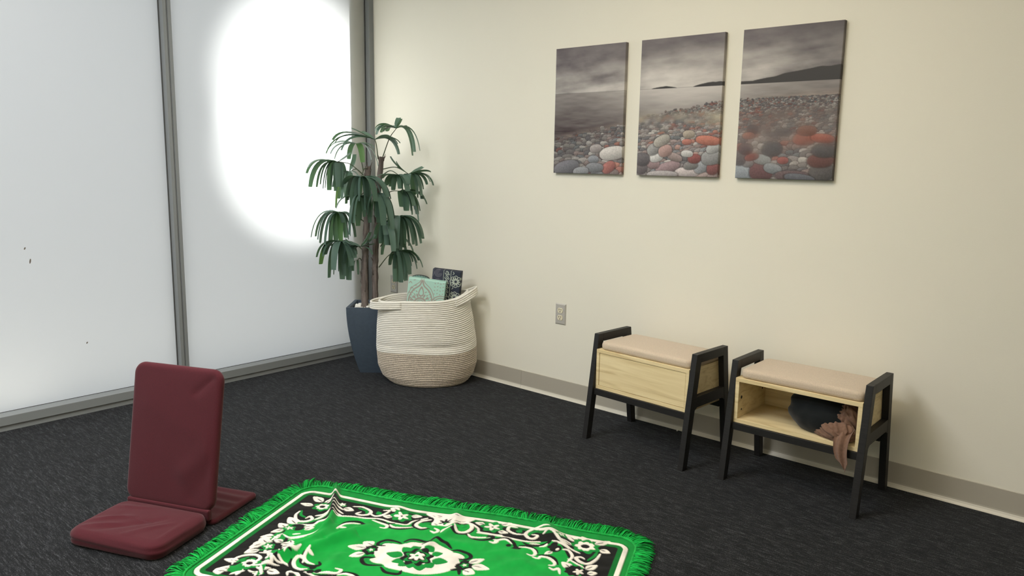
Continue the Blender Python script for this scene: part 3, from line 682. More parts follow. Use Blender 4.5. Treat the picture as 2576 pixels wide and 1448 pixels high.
def wback(x, y):
    r = 0.003 * (fbm(np.array(x * 7 + 5), np.array(y * 7), 3, 8) - 0.5)
    for (x0, y0, x1, y1, a, w) in ((0.09, 0.16, 0.17, 0.23, -0.004, 0.014), (0.06, -0.12, 0.17, -0.03, 0.004, 0.03), (-0.10, 0.10, 0.12, 0.0, 0.002, 0.05), (0.10, -0.20, 0.17, -0.10, -0.003, 0.03)):
        dx, dy = x1 - x0, y1 - y0; t = max(0, min(1, ((x - x0) * dx + (y - y0) * dy) / (dx * dx + dy * dy)))
        dd = (x - x0 - t * dx) ** 2 + (y - y0 - t * dy) ** 2; r += 1.0 * a * math.exp(-dd / w ** 2)
    return float(r)
LEAN = math.atan2(0.083, 0.475)
bk = pad('backrest', CW, 0.492, 0.030, 0.042, M['maroon'], ch, er=0.46, dome=0.004, wrinkle=wback, rings=22, edge=20)
# pad's plan (x, y) -> (x, up the lean); its thickness points to the seat
Rm = Matrix(((1, 0, 0), (0, math.sin(LEAN), -math.cos(LEAN)), (0, math.cos(LEAN), math.sin(LEAN)))).to_4x4()
up_ = np.array([0, math.sin(LEAN), math.cos(LEAN)])
org = np.array([0, 0.030, 0.050]) + up_ * 0.242
bk.matrix_local = Matrix.Translation(Vector(org)) @ Rm
bm = bmesh.new(); add_box(bm, (-CW / 2 + 0.012, -0.004, 0.020), (CW / 2 - 0.012, 0.018, 0.060), 0.006); bm_obj('hinge_strip', bm, M['maroon'], ch)

# ------------------------------------------------------------------ green rug
RA = math.radians(23.3); R0 = np.array([1.611, -1.64]); rs = np.array([math.cos(RA), math.sin(RA)]); rtv = np.array([math.sin(RA), -math.cos(RA)])
def st(px, py):
    q = at_z(px, py)[:2] - R0; return np.array([q @ rs, q @ rtv])
S0, S1, T0, T1 = -0.029, 1.262, -0.056, 0.676
ST = 0.0025
sa = np.linspace(S0, S1, int((S1 - S0) / ST) + 1); ta = np.linspace(T0, T1, int((T1 - T0) / ST) + 1)
Sg, Tg = np.meshgrid(sa, ta, indexing='ij')
GRN = lin(18, 150, 58); GR2 = lin(8, 104, 40); GR3 = lin(14, 132, 52); WHT = lin(226, 219, 206); BLK = lin(22, 21, 20)
ra = Raster(Sg, Tg, GR2)
def rr_sdf(S, T, s0, s1, t0, t1, r):
    cx, cy = (s0 + s1) / 2, (t0 + t1) / 2; qx = np.abs(S - cx) - (s1 - s0) / 2 + r; qy = np.abs(T - cy) - (t1 - t0) / 2 + r
    return np.hypot(np.maximum(qx, 0), np.maximum(qy, 0)) + np.minimum(np.maximum(qx, qy), 0) - r
sd_ = -rr_sdf(Sg, Tg, -0.012, 1.240, -0.013, 0.633, 0.045)      # inside positive
def band(lo, hi, c): ra.blend(np.clip(np.minimum(sd_ - lo, hi - sd_) / 0.0015 + 0.5, 0, 1), c)
band(-1, -0.004, GR3); band(0.001, 0.017, WHT); band(0.017, 0.034, GR2); band(0.034, 0.60, BLK)
R1 = lambda x, y: st(420 + x / 5.3667, 1200 + y / 5.3667)
R2 = lambda x, y: st(820 + x / 5.8545, 1220 + y / 5.8545)
R3 = lambda x, y: st(1200 + x / 5.6, 1260 + y / 5.6)
SYM = []          # shapes in rug metres, mirrored about the medallion for the half beyond the frame
def Ls(R, c, w, pts, taper=0.35): SYM.append(('s', [R(*p) for p in pts], w * (0.84 if c is WHT and w > 0.0095 else 1.0), c, taper))
def Ps(R, c, pts): SYM.append(('p', [R(*p) for p in pts], c))
def leaf(R, base, tip, wpx, c=WHT, vein=BLK):
    a, b = R(*base), R(*tip); d = b - a; L = np.linalg.norm(d); nrm = np.array([-d[1], d[0]]) / L; w = wpx * 0.00024 * 1.08
    P = [a, a + d * 0.3 + nrm * w, a + d * 0.65 + nrm * w * 0.8, b, a + d * 0.65 - nrm * w * 0.8, a + d * 0.3 - nrm * w]
    SYM.append(('p', P, c))
    if vein is not None: SYM.append(('s', [a + d * 0.02, a + d * 0.55], 0.0045, vein, 0.2))
def flower(R, c, rx, lobes=6, cg=GR3, star=True, hole=False):
    p = R(*c); SYM.append(('e', p, rx, rx * 0.86, cg, lobes, 0.14))
    if star: SYM.append(('e', p, rx * 0.55, rx * 0.46, WHT, 5, 0.38)); SYM.append(('e', p, rx * 0.10, rx * 0.10, BLK, 0, 0))
    if hole: SYM.append(('e', p, rx * 0.62, rx * 0.56, WHT, 7, 0.12)); SYM.append(('e', p, rx * 0.30, rx * 0.28, BLK, 0, 0))
# field: bright green inside the scalloped border
fld = [R1(1230, 1331), R1(1400, 1060), R1(1450, 860), R1(1560, 790), R1(1750, 650), R1(1960, 655), R1(2180, 560), R2(120, 470), R2(350, 475), R2(560, 492), R2(800, 502), R2(1000, 560), R2(1190, 590), R2(1300, 540), R2(1420, 560), R2(1600, 600), R2(1760, 620), R2(1900, 630), R2(2140, 605), R2(2250, 715), R2(2480, 760), R3(200, 502), R3(450, 552), R3(700, 592), R3(900, 592), R3(1060, 590), R3(1200, 680), R3(1280, 800), R3(1400, 900), R3(1500, 960)]
fld = [tuple(p) for p in fld if p[1] < 0.31]
full = fld + [(a, 0.614 - b) for a, b in fld[::-1]]
ra.poly([(a, b) for a, b in full], GRN, n=4)
# ---- left side
Ls(R1, GR3, 0.020, [(1500, 780), (1700, 640), (1960, 600), (2180, 520)]); Ls(R1, GR3, 0.022, [(1230, 1331), (1400, 1110), (1560, 830), (1640, 800)])
leaf(R1, (2090, 355), (1965, 285), 62); leaf(R1, (1960, 405), (1795, 370), 50); leaf(R1, (2120, 375), (2245, 318), 45)
flower(R1, (2090, 425), 0.036, hole=True)
Ls(R1, WHT, 0.015, [(1790, 480), (1735, 530), (1750, 595), (1860, 612), (1955, 585), (1930, 552), (1870, 572)]); Ls(R1, GR3, 0.010, [(1815, 470), (1805, 530), (1870, 560)])
for p in ([(1990, 590), (2080, 560), (2200, 490)], [(2000, 545), (2100, 530), (2190, 480)], [(1740, 642), (1960, 655), (2050, 610), (2170, 575)], [(2030, 620), (2130, 590)]): Ls(R1, WHT, 0.012, p)
leaf(R1, (1740, 640), (1640, 560), 75); leaf(R1, (1610, 695), (1515, 635), 65); leaf(R1, (1575, 728), (1400, 765), 50)
SYM.append(('e', R1(1760, 690), 0.026, 0.026, BLK, 0, 0)); flower(R1, (1655, 705), 0.022, 5)
leaf(R1, (1850, 690), (2000, 665), 45); leaf(R1, (1855, 725), (1990, 690), 40)
for p in ([(1570, 790), (1660, 830), (1860, 805), (2040, 750)], [(1400, 880), (1480, 820), (1560, 780)], [(1640, 855), (1800, 830), (1880, 810)], [(1700, 790), (1800, 780)]): Ls(R1, WHT, 0.011, p)
leaf(R1, (1350, 905), (1262, 845), 75); leaf(R1, (1270, 920), (1110, 962), 55); leaf(R1, (1250, 992), (1040, 1036), 50)
SYM.append(('e', R1(1450, 945), 0.028, 0.028, BLK, 0, 0)); flower(R1, (1370, 950), 0.022, 5)
leaf(R1, (1540, 915), (1735, 930), 50); leaf(R1, (1545, 960), (1700, 940), 35); leaf(R1, (1560, 895), (1450, 860), 50)
Ls(R1, WHT, 0.014, [(1615, 1000), (1680, 1030), (1728, 990), (1670, 958), (1615, 975)]); Ls(R1, WHT, 0.012, [(1250, 1030), (1380, 1040), (1450, 1075), (1530, 1040), (1515, 990)])
Ls(R1, WHT, 0.015, [(880, 1190), (925, 1110), (1050, 1070), (1200, 1062), (1262, 1105), (1200, 1152), (1140, 1130)]); Ls(R1, GR3, 0.010, [(940, 1165), (1010, 1120), (1110, 1092)])
for p in ([(1400, 1060), (1345, 1110), (1412, 1160), (1400, 1212), (1280, 1180)], [(1140, 1205), (1300, 1215), (1395, 1225)], [(1265, 1230), (1275, 1325)]): Ls(R1, WHT, 0.013, p)
leaf(R1, (775, 1280), (622, 1280), 75); flower(R1, (930, 1255), 0.026, 6, star=False); Ls(R1, WHT, 0.012, [(850, 1325), (940, 1300), (1045, 1280)])
Ls(R1, BLK, 0.012, [(1540, 1110), (1580, 1060), (1680, 1085)]); Ls(R1, WHT, 0.013, [(1585, 1105), (1640, 1060), (1740, 1062), (1815, 1030)])
Ls(R1, BLK, 0.013, [(1680, 1130), (1660, 1200), (1740, 1285), (1900, 1275)]); Ls(R1, WHT, 0.015, [(1830, 1165), (1850, 1120), (1780, 1100), (1715, 1150), (1725, 1225), (1790, 1255), (1890, 1250)])
for q in ((1970, 1230), (2035, 1280), (1935, 1285)): SYM.append(('e', R1(*q), 0.011, 0.012, BLK, 0, 0))
# ---- far side
Ls(R2, WHT, 0.009, [(120, 470), (350, 475), (560, 492), (800, 502), (1000, 560), (1190, 590), (1300, 535), (1500, 500)], 0.9)
Ls(R2, WHT, 0.009, [(2140, 600), (2230, 660), (2250, 715), (2380, 742), (2576, 775)], 0.9)
leaf(R2, (260, 362), (410, 390), 55); Ls(R2, WHT, 0.015, [(400, 332), (550, 338), (665, 390), (640, 435), (520, 452), (450, 430), (520, 405)]); Ls(R2, GR3, 0.012, [(480, 352), (600, 385), (600, 432)])
Ls(R2, WHT, 0.014, [(640, 415), (730, 460), (850, 440), (950, 390), (860, 375)]); leaf(R2, (800, 440), (775, 390), 40, GR3, None)
leaf(R2, (1090, 405), (970, 350), 60); leaf(R2, (985, 472), (850, 455), 50); flower(R2, (1130, 462), 0.040, 7); leaf(R2, (1275, 455), (1430, 470), 50)
Ls(R2, BLK, 0.013, [(1020, 572), (935, 575), (945, 625), (1085, 662), (1295, 642)]); Ls(R2, WHT, 0.014, [(950, 590), (1000, 628), (1110, 640), (1285, 628)])
Ls(R2, BLK, 0.012, [(740, 508), (860, 545), (930, 600)]); Ls(R2, WHT, 0.014, [(690, 520), (800, 558), (905, 600), (880, 640), (800, 628)])
Ls(R2, BLK, 0.014, [(190, 615), (300, 556), (480, 548), (565, 595), (480, 622)]); Ls(R2, WHT, 0.014, [(160, 665), (260, 592), (380, 572), (505, 580)]); Ls(R2, WHT, 0.014, [(180, 640), (295, 640)])
for q in (300, 345, 395, 440): Ls(R2, WHT, 0.010, [(90, q), (170, q + 4), (250, q + 40)])
Ls(R2, GR3, 0.018, [(200, 300), (240, 320), (280, 330)]); SYM.append(('e', R2(235, 310), 0.011, 0.011, WHT, 5, 0.3))
Ps(R2, WHT, [(1500, 425), (1700, 452), (1900, 470), (2180, 530), (2000, 580), (1850, 640), (1700, 620), (1570, 580), (1600, 510)])
for a, b in (((1700, 500), (1490, 425)), ((1720, 480), (1600, 440)), ((1900, 480), (2010, 520)), ((1880, 600), (2190, 535)), ((1650, 600), (1560, 560))): leaf(R2, a, b, 50)
SYM.append(('e', R2(1760, 562), 0.017, 0.018, BLK, 6, 0.4)); SYM.append(('e', R2(1760, 580), 0.007, 0.007, GR3, 0, 0))
Ls(R2, BLK, 0.013, [(1400, 510), (1310, 560), (1300, 610), (1400, 660), (1530, 650)]); Ls(R2, WHT, 0.016, [(1560, 520), (1410, 540), (1335, 592), (1400, 640), (1480, 640)]); Ls(R2, GR3, 0.012, [(1450, 560), (1560, 570)])
Ls(R2, BLK, 0.014, [(2110, 590), (2165, 670), (2050, 740), (1900, 722), (1850, 672), (1935, 668)]); Ls(R2, WHT, 0.017, [(1990, 580), (2110, 592), (2140, 660), (2050, 718), (1930, 710), (1895, 640)]); Ls(R2, GR3, 0.012, [(1990, 610), (2060, 630), (2000, 660)])
Ls(R2, WHT, 0.014, [(1540, 690), (1600, 715), (1655, 690), (1600, 652)]); Ls(R2, WHT, 0.014, [(1690, 722), (1740, 682), (1850, 662)])
Ls(R2, BLK, 0.012, [(2060, 755), (2150, 810), (2280, 835), (2440, 812), (2450, 772), (2370, 770)]); Ls(R2, WHT, 0.013, [(2085, 745), (2130, 790), (2250, 800), (2400, 800)]); Ls(R2, WHT, 0.014, [(2400, 860), (2470, 882), (2515, 850), (2450, 822)])
leaf(R2, (2330, 610), (2190, 578), 45)
# ---- right side
flower(R3, (210, 392), 0.040, 7); leaf(R3, (340, 365), (490, 345), 50); leaf(R3, (290, 455), (430, 485), 45)
Ls(R3, WHT, 0.015, [(560, 402), (455, 388), (430, 440), (520, 490), (660, 502)]); Ls(R3, WHT, 0.016, [(1020, 402), (900, 390), (760, 430), (680, 490), (720, 542), (800, 550), (850, 512), (770, 500)]); Ls(R3, GR3, 0.014, [(860, 440), (760, 470), (720, 510)])
leaf(R3, (560, 470), (620, 430), 45, GR3, None)
Ls(R3, WHT, 0.009, [(0, 470), (200, 502), (450, 552), (700, 592), (880, 592)], 0.9)
Ls(R3, WHT, 0.016, [(930, 490), (1000, 452), (1090, 492), (1180, 600), (1300, 680), (1450, 740)]); Ls(R3, WHT, 0.012, [(1060, 590), (1200, 650), (1300, 700)])
flower(R3, (1190, 502), 0.018, 5); leaf(R3, (1420, 580), (1260, 475), 60); leaf(R3, (1610, 610), (1480, 500), 60); flower(R3, (1530, 640), 0.050, 7, hole=True)
leaf(R3, (1670, 612), (1885, 570), 60); leaf(R3, (1740, 690), (1878, 742), 55); leaf(R3, (1330, 635), (1190, 578), 45)
Ls(R3, GR3, 0.012, [(1700, 715), (1650, 790), (1560, 850)]); Ls(R3, WHT, 0.017, [(1740, 750), (1680, 840), (1560, 902), (1450, 872), (1400, 820), (1460, 800), (1515, 830)])
Ls(R3, BLK, 0.014, [(640, 602), (740, 640), (900, 640), (1010, 600), (1020, 560), (940, 560)]); Ls(R3, WHT, 0.008, [(740, 620), (880, 625)]); Ls(R3, WHT, 0.012, [(880, 660), (950, 650), (990, 620)])
for q, r in (((1110, 700), 0.020), ((1040, 662), 0.012), ((1090, 640), 0.013)): SYM.append(('e', R3(*q), r, r, BLK, 0, 0))
SYM.append(('e', R3(1135, 710), 0.006, 0.007, WHT, 0, 0)); leaf(R3, (1060, 730), (950, 770), 40)
Ls(R3, BLK, 0.012, [(130, 540), (200, 520), (200, 560), (60, 575)]); Ls(R3, BLK, 0.013, [(170, 562), (400, 552), (500, 600), (540, 660), (590, 690), (480, 690)]); Ls(R3, WHT, 0.014, [(165, 600), (230, 612), (280, 582), (400, 572), (485, 625)])
SYM.append(('e', R3(440, 645), 0.009, 0.010, BLK, 0, 0)); SYM.append(('e', R3(540, 680), 0.010, 0.012, BLK, 0, 0))
Ls(R3, BLK, 0.012, [(590, 645), (720, 650), (820, 700), (855, 752)]); Ls(R3, WHT, 0.014, [(590, 668), (700, 672), (790, 702), (820, 760), (770, 792), (700, 770)])
Ls(R3, BLK, 0.012, [(840, 775), (1000, 790), (1100, 840), (1142, 912)]); Ls(R3, WHT, 0.014, [(780, 812), (860, 830), (900, 802), (1000, 822), (1090, 880), (1080, 922), (1010, 920)]); Ls(R3, WHT, 0.014, [(1015, 955), (1080, 985), (1145, 970), (1165, 1045)])
Ls(R3, WHT, 0.014, [(1210, 720), (1300, 725), (1345, 800), (1275, 880)]); Ls(R3, WHT, 0.010, [(1280, 835), (1400, 900), (1510, 965)]); leaf(R3, (1330, 965), (1195, 878), 60)
SYM.append(('e', R3(1370, 1000), 0.030, 0.030, BLK, 8, 0.1)); SYM.append(('e', R3(1430, 1015), 0.013, 0.014, WHT, 5, 0.35)); leaf(R3, (1535, 985), (1700, 918), 55); leaf(R3, (1555, 1040), (1695, 1030), 45)
# ---- medallion
MC = R2(1340, 1085)
Ps(R2, WHT, [(700, 960), (850, 885), (1000, 885), (1110, 900), (1250, 872), (1400, 882), (1520, 905), (1620, 895), (1760, 955), (1860, 1000), (2000, 1045), (2040, 1090), (1960, 1115), (1970, 1170), (1920, 1235), (1840, 1275), (1700, 1315), (1500, 1335), (1280, 1325), (1100, 1285), (900, 1240), (830, 1185), (700, 1160), (645, 1110), (725, 1080), (690, 1000)])
for p in ([(800, 905), (900, 855), (1000, 872)], [(1180, 885), (1280, 850), (1390, 870)], [(1600, 880), (1700, 900), (1800, 960)], [(1870, 1010), (1990, 1020), (2060, 1070)], [(600, 1090), (600, 1140), (740, 1180)], [(880, 1240), (960, 1290), (1090, 1310)]): Ls(R2, GR3, 0.011, p)
for p in ([(870, 915), (770, 905), (785, 858), (900, 820), (1020, 842), (1112, 885)], [(1150, 865), (1250, 820), (1380, 832), (1510, 888), (1420, 905)], [(1540, 885), (1620, 828), (1760, 880), (1850, 962)], [(1850, 990), (1960, 985), (2100, 1030), (2132, 1082), (2050, 1112), (1960, 1105)], [(725, 1080), (560, 1080), (528, 1130), (600, 1190), (825, 1198)], [(805, 1225), (880, 1300), (1060, 1330), (1110, 1280)], [(1840, 1270), (1950, 1262), (1960, 1330)]): Ls(R2, BLK, 0.014, p)
for q, r in (((620, 950), 0.026), ((690, 960), 0.018), ((640, 1000), 0.018), ((2050, 1200), 0.026), ((1990, 1220), 0.018), ((2060, 1160), 0.016)): SYM.append(('e', R2(*q), r, r, BLK, 5, 0.15))
for q in ((665, 975), (2040, 1200)): SYM.append(('e', R2(*q), 0.013, 0.013, GR3, 5, 0.2)); SYM.append(('e', R2(*q), 0.006, 0.006, WHT, 5, 0.3))
for a, b, w in (((590, 945), (325, 918), 75), ((570, 1025), (338, 1066), 62), ((690, 905), (555, 848), 80), ((2110, 1165), (2335, 1108), 62), ((2150, 1210), (2405, 1266), 75), ((2020, 1275), (2190, 1325), 75)): leaf(R2, a, b, w)
for a, b, w in (((1130, 1065), (890, 1018), 80), ((1150, 1125), (965, 1152), 60), ((1240, 1015), (1140, 938), 70), ((1340, 1000), (1290, 925), 75), ((1480, 1010), (1590, 945), 70), ((1560, 1045), (1725, 1028), 60), ((1560, 1135), (1795, 1160), 80), ((1380, 1180), (1380, 1285), 80), ((1480, 1165), (1560, 1245), 75), ((1190, 1165), (1060, 1212), 65), ((1260, 1180), (1220, 1250), 60)): leaf(R2, a, b, w, GR3, None)
SYM.append(('e', MC, 0.050, 0.049, BLK, 8, 0.12)); SYM.append(('e', MC, 0.037, 0.035, GR3, 6, 0.22)); SYM.append(('e', MC, 0.029, 0.028, BLK, 6, 0.12)); SYM.append(('e', MC, 0.024, 0.020, WHT, 6, 0.25)); SYM.append(('e', MC, 0.007, 0.005, GR3, 0, 0))
def draw(sh, mir):
    g = (lambda p: np.array([p[0], 0.614 - p[1]])) if mir else (lambda p: np.asarray(p, float))
    if sh[0] == 's': ra.stroke([g(p) for p in sh[1]], sh[2], sh[3], sh[4])
    elif sh[0] == 'p': ra.poly([g(p) for p in sh[1]], sh[2])
    else: ra.ellipse(g(sh[1]), sh[2], sh[3], sh[4], 0.3, sh[5], sh[6])
mid_t = 0.30
for sh in SYM:
    c = np.mean([np.asarray(p) for p in sh[1]], 0) if sh[0] != 'e' else np.asarray(sh[1])
    if c[1] < mid_t - 0.02 and not (0.30 < c[0] < 0.90 and c[1] > 0.19): draw(sh, True)
for sh in SYM: draw(sh, False)
cream = (ra.col.min(-1) > 0.35).astype(float); dark = (ra.col.max(-1) < 0.05).astype(float)
ra.col *= (0.80 + 0.40 * fbm(Sg * 34, Tg * 22, 3, 91))[..., None]        # uneven pile
# folds pushed up in the cloth
def ridge(pts, h, w, fade=True):
    P = smooth_path(pts, 6); z = np.zeros(Sg.shape); m = len(P) - 1; best = np.full(Sg.shape, 1e9); uu = np.zeros(Sg.shape)
    for k in range(m):
        a, q = P[k], P[k + 1]; d = q - a; t = np.clip(((Sg - a[0]) * d[0] + (Tg - a[1]) * d[1]) / (d @ d + 1e-12), 0, 1)
        dd = np.hypot(Sg - a[0] - t * d[0], Tg - a[1] - t * d[1]); b2 = dd < best; best = np.where(b2, dd, best); uu = np.where(b2, (k + t) / m, uu)
    env = np.sin(np.pi * np.clip(uu, 0, 1)) ** 0.6 if fade else np.clip((1 - uu) * 4, 0, 1)
    return h * env * np.exp(-(best / w) ** 2)
Zr = 0.004 + 0.0016 * cream - 0.0006 * dark
Zr = Zr + ridge([R1(2275, 180), R1(2255, 330), R1(2235, 480), R1(2215, 600), R1(2150, 700), R1(1950, 850)], 0.024, 0.012, False)
Zr = Zr + ridge([R1(2260, 640), R1(2050, 860), R1(1750, 1030), R1(1480, 1130), R1(1300, 1260)], 0.030, 0.020)
Zr = Zr + ridge([R1(2576, 800), R1(2300, 880), R1(2000, 990), R1(1800, 1090)], 0.022, 0.020)
Zr = Zr + ridge([R2(700, 590), R2(350, 740), R2(0, 860)], 0.018, 0.024)
Zr = Zr + ridge([R2(1950, 340), R2(1930, 450), R2(1850, 680), R2(1620, 830), R2(1460, 980), R2(1240, 1250)], 0.012, 0.017)
Zr = Zr + ridge([R3(900, 250), R3(960, 340), R3(1060, 470), R3(1180, 620), R3(1240, 800)], 0.014, 0.026)
Zr = Zr + ridge([R2(1100, 280), R2(1080, 380), R2(1000, 460)], 0.007, 0.03)
Zr = Zr + ridge([R2(2300, 900), R2(1900, 880), R2(1700, 760)], 0.006, 0.02) + ridge([R3(100, 760), R3(500, 740), R3(760, 860)], 0.005, 0.02) + ridge([R2(250, 1000), R2(100, 1150), R2(0, 1330)], 0.008, 0.02) + ridge([R3(300, 940), R3(600, 880), R3(820, 960)], 0.005, 0.018)
Zr = Zr + 0.007 * (fbm(Sg * 9 + Tg * 5, Tg * 13, 3, 71) - 0.4) * np.clip(sd_ / 0.05, 0, 1)
Zr = np.maximum(Zr, 0.0035)
# edge wave
wav = 0.010 * np.sin(Sg * 9.0 + 0.8) * np.clip(1 - Tg / 0.25, 0, 1) * -1 + 0.0
P2 = R0[None, None, :] + Sg[..., None] * rs + (Tg + wav * 0.9)[..., None] * rtv
idx = np.arange(Sg.size).reshape(Sg.shape)
F = np.stack([idx[:-1, :-1], idx[:-1, 1:], idx[1:, 1:], idx[1:, :-1]], -1).reshape(-1, 4)
cxy = R0 + rs * 0.614 + rtv * 0.31
rug = empty('prayer_rug', (cxy[0], cxy[1], 0)); tag(rug, 'green floral rug with black and white border and yarn fringe', 'rug')
# rounded corners: drop faces outside the hem outline
hem = rr_sdf(Sg, Tg, S0, S1, T0, T1, 0.075); keep = (hem[:-1, :-1] < 0.0005).reshape(-1)
V = np.concatenate([P2 - cxy, Zr[..., None]], -1).reshape(-1, 3)
M['rug'] = vcol_mat('plush_rug', 0.95, 0.1, bump=(480, 0.5, 0.0012), sheen=0.08)
o = mesh_obj('pile_cloth', V, F[keep], M['rug'], rug, smooth=True); set_cols(o, ra.col.reshape(-1, 3))
md = o.modifiers.new('thickness', 'SOLIDIFY'); md.thickness = 0.003; md.offset = -1
# hem cord and yarn fringe, around the outline
oc = np.array(rrect(S1 - S0, T1 - T0, 0.075, n=16, edge=60)) + np.array([(S0 + S1) / 2, (T0 + T1) / 2])
def to_w(s, t, z): 
    ww = -0.010 * math.sin(s * 9.0 + 0.8) * min(1, max(0, 1 - t / 0.25)) * 0.9
    p = R0 + s * rs + (t + ww) * rtv - cxy; return np.array([p[0], p[1], z])
Va, Fa = tube_data([to_w(a, b, 0.006) for a, b in oc], 0.0042, 6, 0, True)
mesh_obj('hem_cord', Va, Fa, M['fringe'], rug, smooth=True)
V = []; F = []
per = np.vstack([oc, oc[:1]]); seg = np.linalg.norm(np.diff(per, axis=0), axis=1); cum = np.concatenate([[0], np.cumsum(seg)]); tot = cum[-1]
ccx, ccy = (S0 + S1) / 2, (T0 + T1) / 2
ns_ = int(tot / 0.0019); fcol = []
for i in range(ns_):
    a = (i + random.random()) * tot / ns_; k = min(int(np.searchsorted(cum, a) - 1), len(seg) - 1); k = max(k, 0)
    p = per[k] + (per[k + 1] - per[k]) * ((a - cum[k]) / seg[k]); tn = (per[k + 1] - per[k]) / seg[k]; nr = np.array([tn[1], -tn[0]])
    if nr @ (p - np.array([ccx, ccy])) < 0: nr = -nr
    cl = float(vnoise(np.array(a * 32), np.array(0.5), 3)) - 0.5; cl2 = float(vnoise(np.array(a * 11), np.array(2.5), 5)) - 0.5
    lean = 1.1 * cl + 0.9 * cl2 + random.uniform(-0.25, 0.25) + 0.25
    L = (0.058 + 0.022 * cl2) * random.uniform(0.8, 1.12)
    d = nr + tn * lean * 0.6; d /= np.linalg.norm(d); lift = max(0, cl + random.uniform(-0.2, 0.5)) * 0.016
    pts = []
    for q in range(5):
        u = q / 4; c = p + d * L * u + tn * 0.012 * lean * u * u
        pts.append(to_w(c[0], c[1], 0.004 + random.uniform(0, 0.004) + lift * math.sin(u * 2.6) + 0.004 * math.sin(u * 3.1)))
    va, fa = tube_data(pts, [0.0021, 0.0023, 0.0022, 0.0020, 0.0012], 4, len(V)); V += va; F += fa
    fcol += [np.array(lin(24, 158, 66)) * random.choice((0.45, 0.7, 0.9, 1.0, 1.2, 1.35))] * len(va)
M['yarn'] = vcol_mat('yarn_strands', 0.85, 0.15)
fo = mesh_obj('fringe', V, F, M['yarn'], rug, smooth=True); set_cols(fo, np.array(fcol)); tag(fo, 'bright green yarn fringe', kind='stuff')

# ------------------------------------------------------------------ rope basket
UV = np.array([RT[0], RT[1], 0]); UV /= np.linalg.norm(UV); NV_ = np.array([-UV[1], UV[0], 0])
fb = at_z(1067, 977); BC = np.array([fb[0], fb[1], 0]) + 0.165 * NV_
bk_ = empty('rope_basket', BC); tag(bk_, 'large white and oat coiled rope basket in the corner', 'basket')
HB = 0.497; NC = 46; CH = HB / NC
def b_axes(z):
    t = z / HB
    a = np.interp(t, [0, 0.03, 0.10, 0.22, 0.45, 0.7, 0.9, 1.0], [0.205, 0.225, 0.258, 0.279, 0.282, 0.270, 0.255, 0.250])
    b = np.interp(t, [0, 0.03, 0.10, 0.25, 0.6, 1.0], [0.150, 0.162, 0.172, 0.174, 0.166, 0.158])
    sh = np.interp(t, [0, 0.1, 0.3, 1.0], [0.010, 0.004, 0.0, -0.020])
    return a, b, sh
def b_pt(ph, z, out=0.0):
    a, b, sh = b_axes(z)
    cu, sn = math.cos(ph), math.sin(ph)
    x = (a + out) * cu; y = (b + out) * sn                      # x right, y away
    if sn > 0 and cu < 0: y *= 1 + 0.70 * cu * sn ** 0.7               # pressed flat by the planter
    if sn < 0 and cu < 0: x *= 1 - 0.02 * (1 - z / HB) * sn
    zz = z * (1 + 0.030 * cu) + 0.014 * max(0, cu) ** 2 * (z / HB) + 0.006 * math.sin(ph * 3 + 1) * min(1, z / 0.2) - 0.010 * max(0, -sn) * (z / HB)
    x += 0.004 * math.sin(ph * 5) * (z / HB); 
    # slump crease low on the front
    cr = 0.012 * math.exp(-((z - 0.235) / 0.018) ** 2) * max(0, -sn) * (0.6 + 0.4 * math.sin(ph * 4))
    y += cr
    return UV * (x + sh) + NV_ * y + np.array([0, 0, zz])
NPH = 168
def coil_mesh(name, i0, i1, m):
    V = []; F = []; rows = []
    for i in range(i0, i1):
        for q in range(4):
            u = q / 4; rows.append((i + u, 0.0056 * math.sin(math.pi * u)))
    rows.append((i1, 0.0))
    for (c, o_) in rows:
        for k in range(NPH): V.append(b_pt(2 * math.pi * k / NPH, c * CH, o_))
    n1 = len(rows)
    inner = rows[::-1]
    for (c, o_) in inner:
        for k in range(NPH): V.append(b_pt(2 * math.pi * k / NPH, c * CH + (0.003 if c == i1 else 0), -0.006 - o_ * 0.6))
    tot_ = 2 * n1
    for r in range(tot_):
        r2 = (r + 1) % tot_
        for k in range(NPH):
            l = (k + 1) % NPH; F.append((r * NPH + k, r * NPH + l, r2 * NPH + l, r2 * NPH + k))
    return mesh_obj(name, V, F, m, bk_, smooth=True)
coil_mesh('oat_rope_coils', 0, 18, M['ropeg'])['label'] = 'oat grey lower rope coils'
coil_mesh('white_rope_coils', 18, NC, M['ropew'])['label'] = 'white upper rope coils'
V = [b_pt(2 * math.pi * k / NPH, 0.0, -0.002) + np.array([0, 0, 0.001]) for k in range(NPH)]; V2_ = [v + np.array([0, 0, 0.006]) for v in V]
mesh_obj('woven_base', V + V2_, [tuple(range(NPH))[::-1], tuple(range(NPH, 2 * NPH))] + [(k, (k + 1) % NPH, NPH + (k + 1) % NPH, NPH + k) for k in range(NPH)], M['ropeg'], bk_)
def handle(ph0, half, bulge, lift):
    V = []; F = []
    for c in range(4):
        pts = []
        for k in range(25):
            u = k / 24; w = math.sin(math.pi * u) ** 2
            z = (NC - 3.6 + c) * CH
            pts.append(b_pt(ph0 + (u * 2 - 1) * half, z, 0.0045 + bulge * w) + np.array([0, 0, lift * w]))
        va, fa = tube_data(pts, 0.0062, 8, len(V)); V += va; F += fa
    return mesh_obj('handle', V, F, M['ropew'], bk_, smooth=True)
handle(math.pi * 1.10, 0.80, 0.044, 0.0); handle(-0.10, 0.66, 0.046, 0.030)

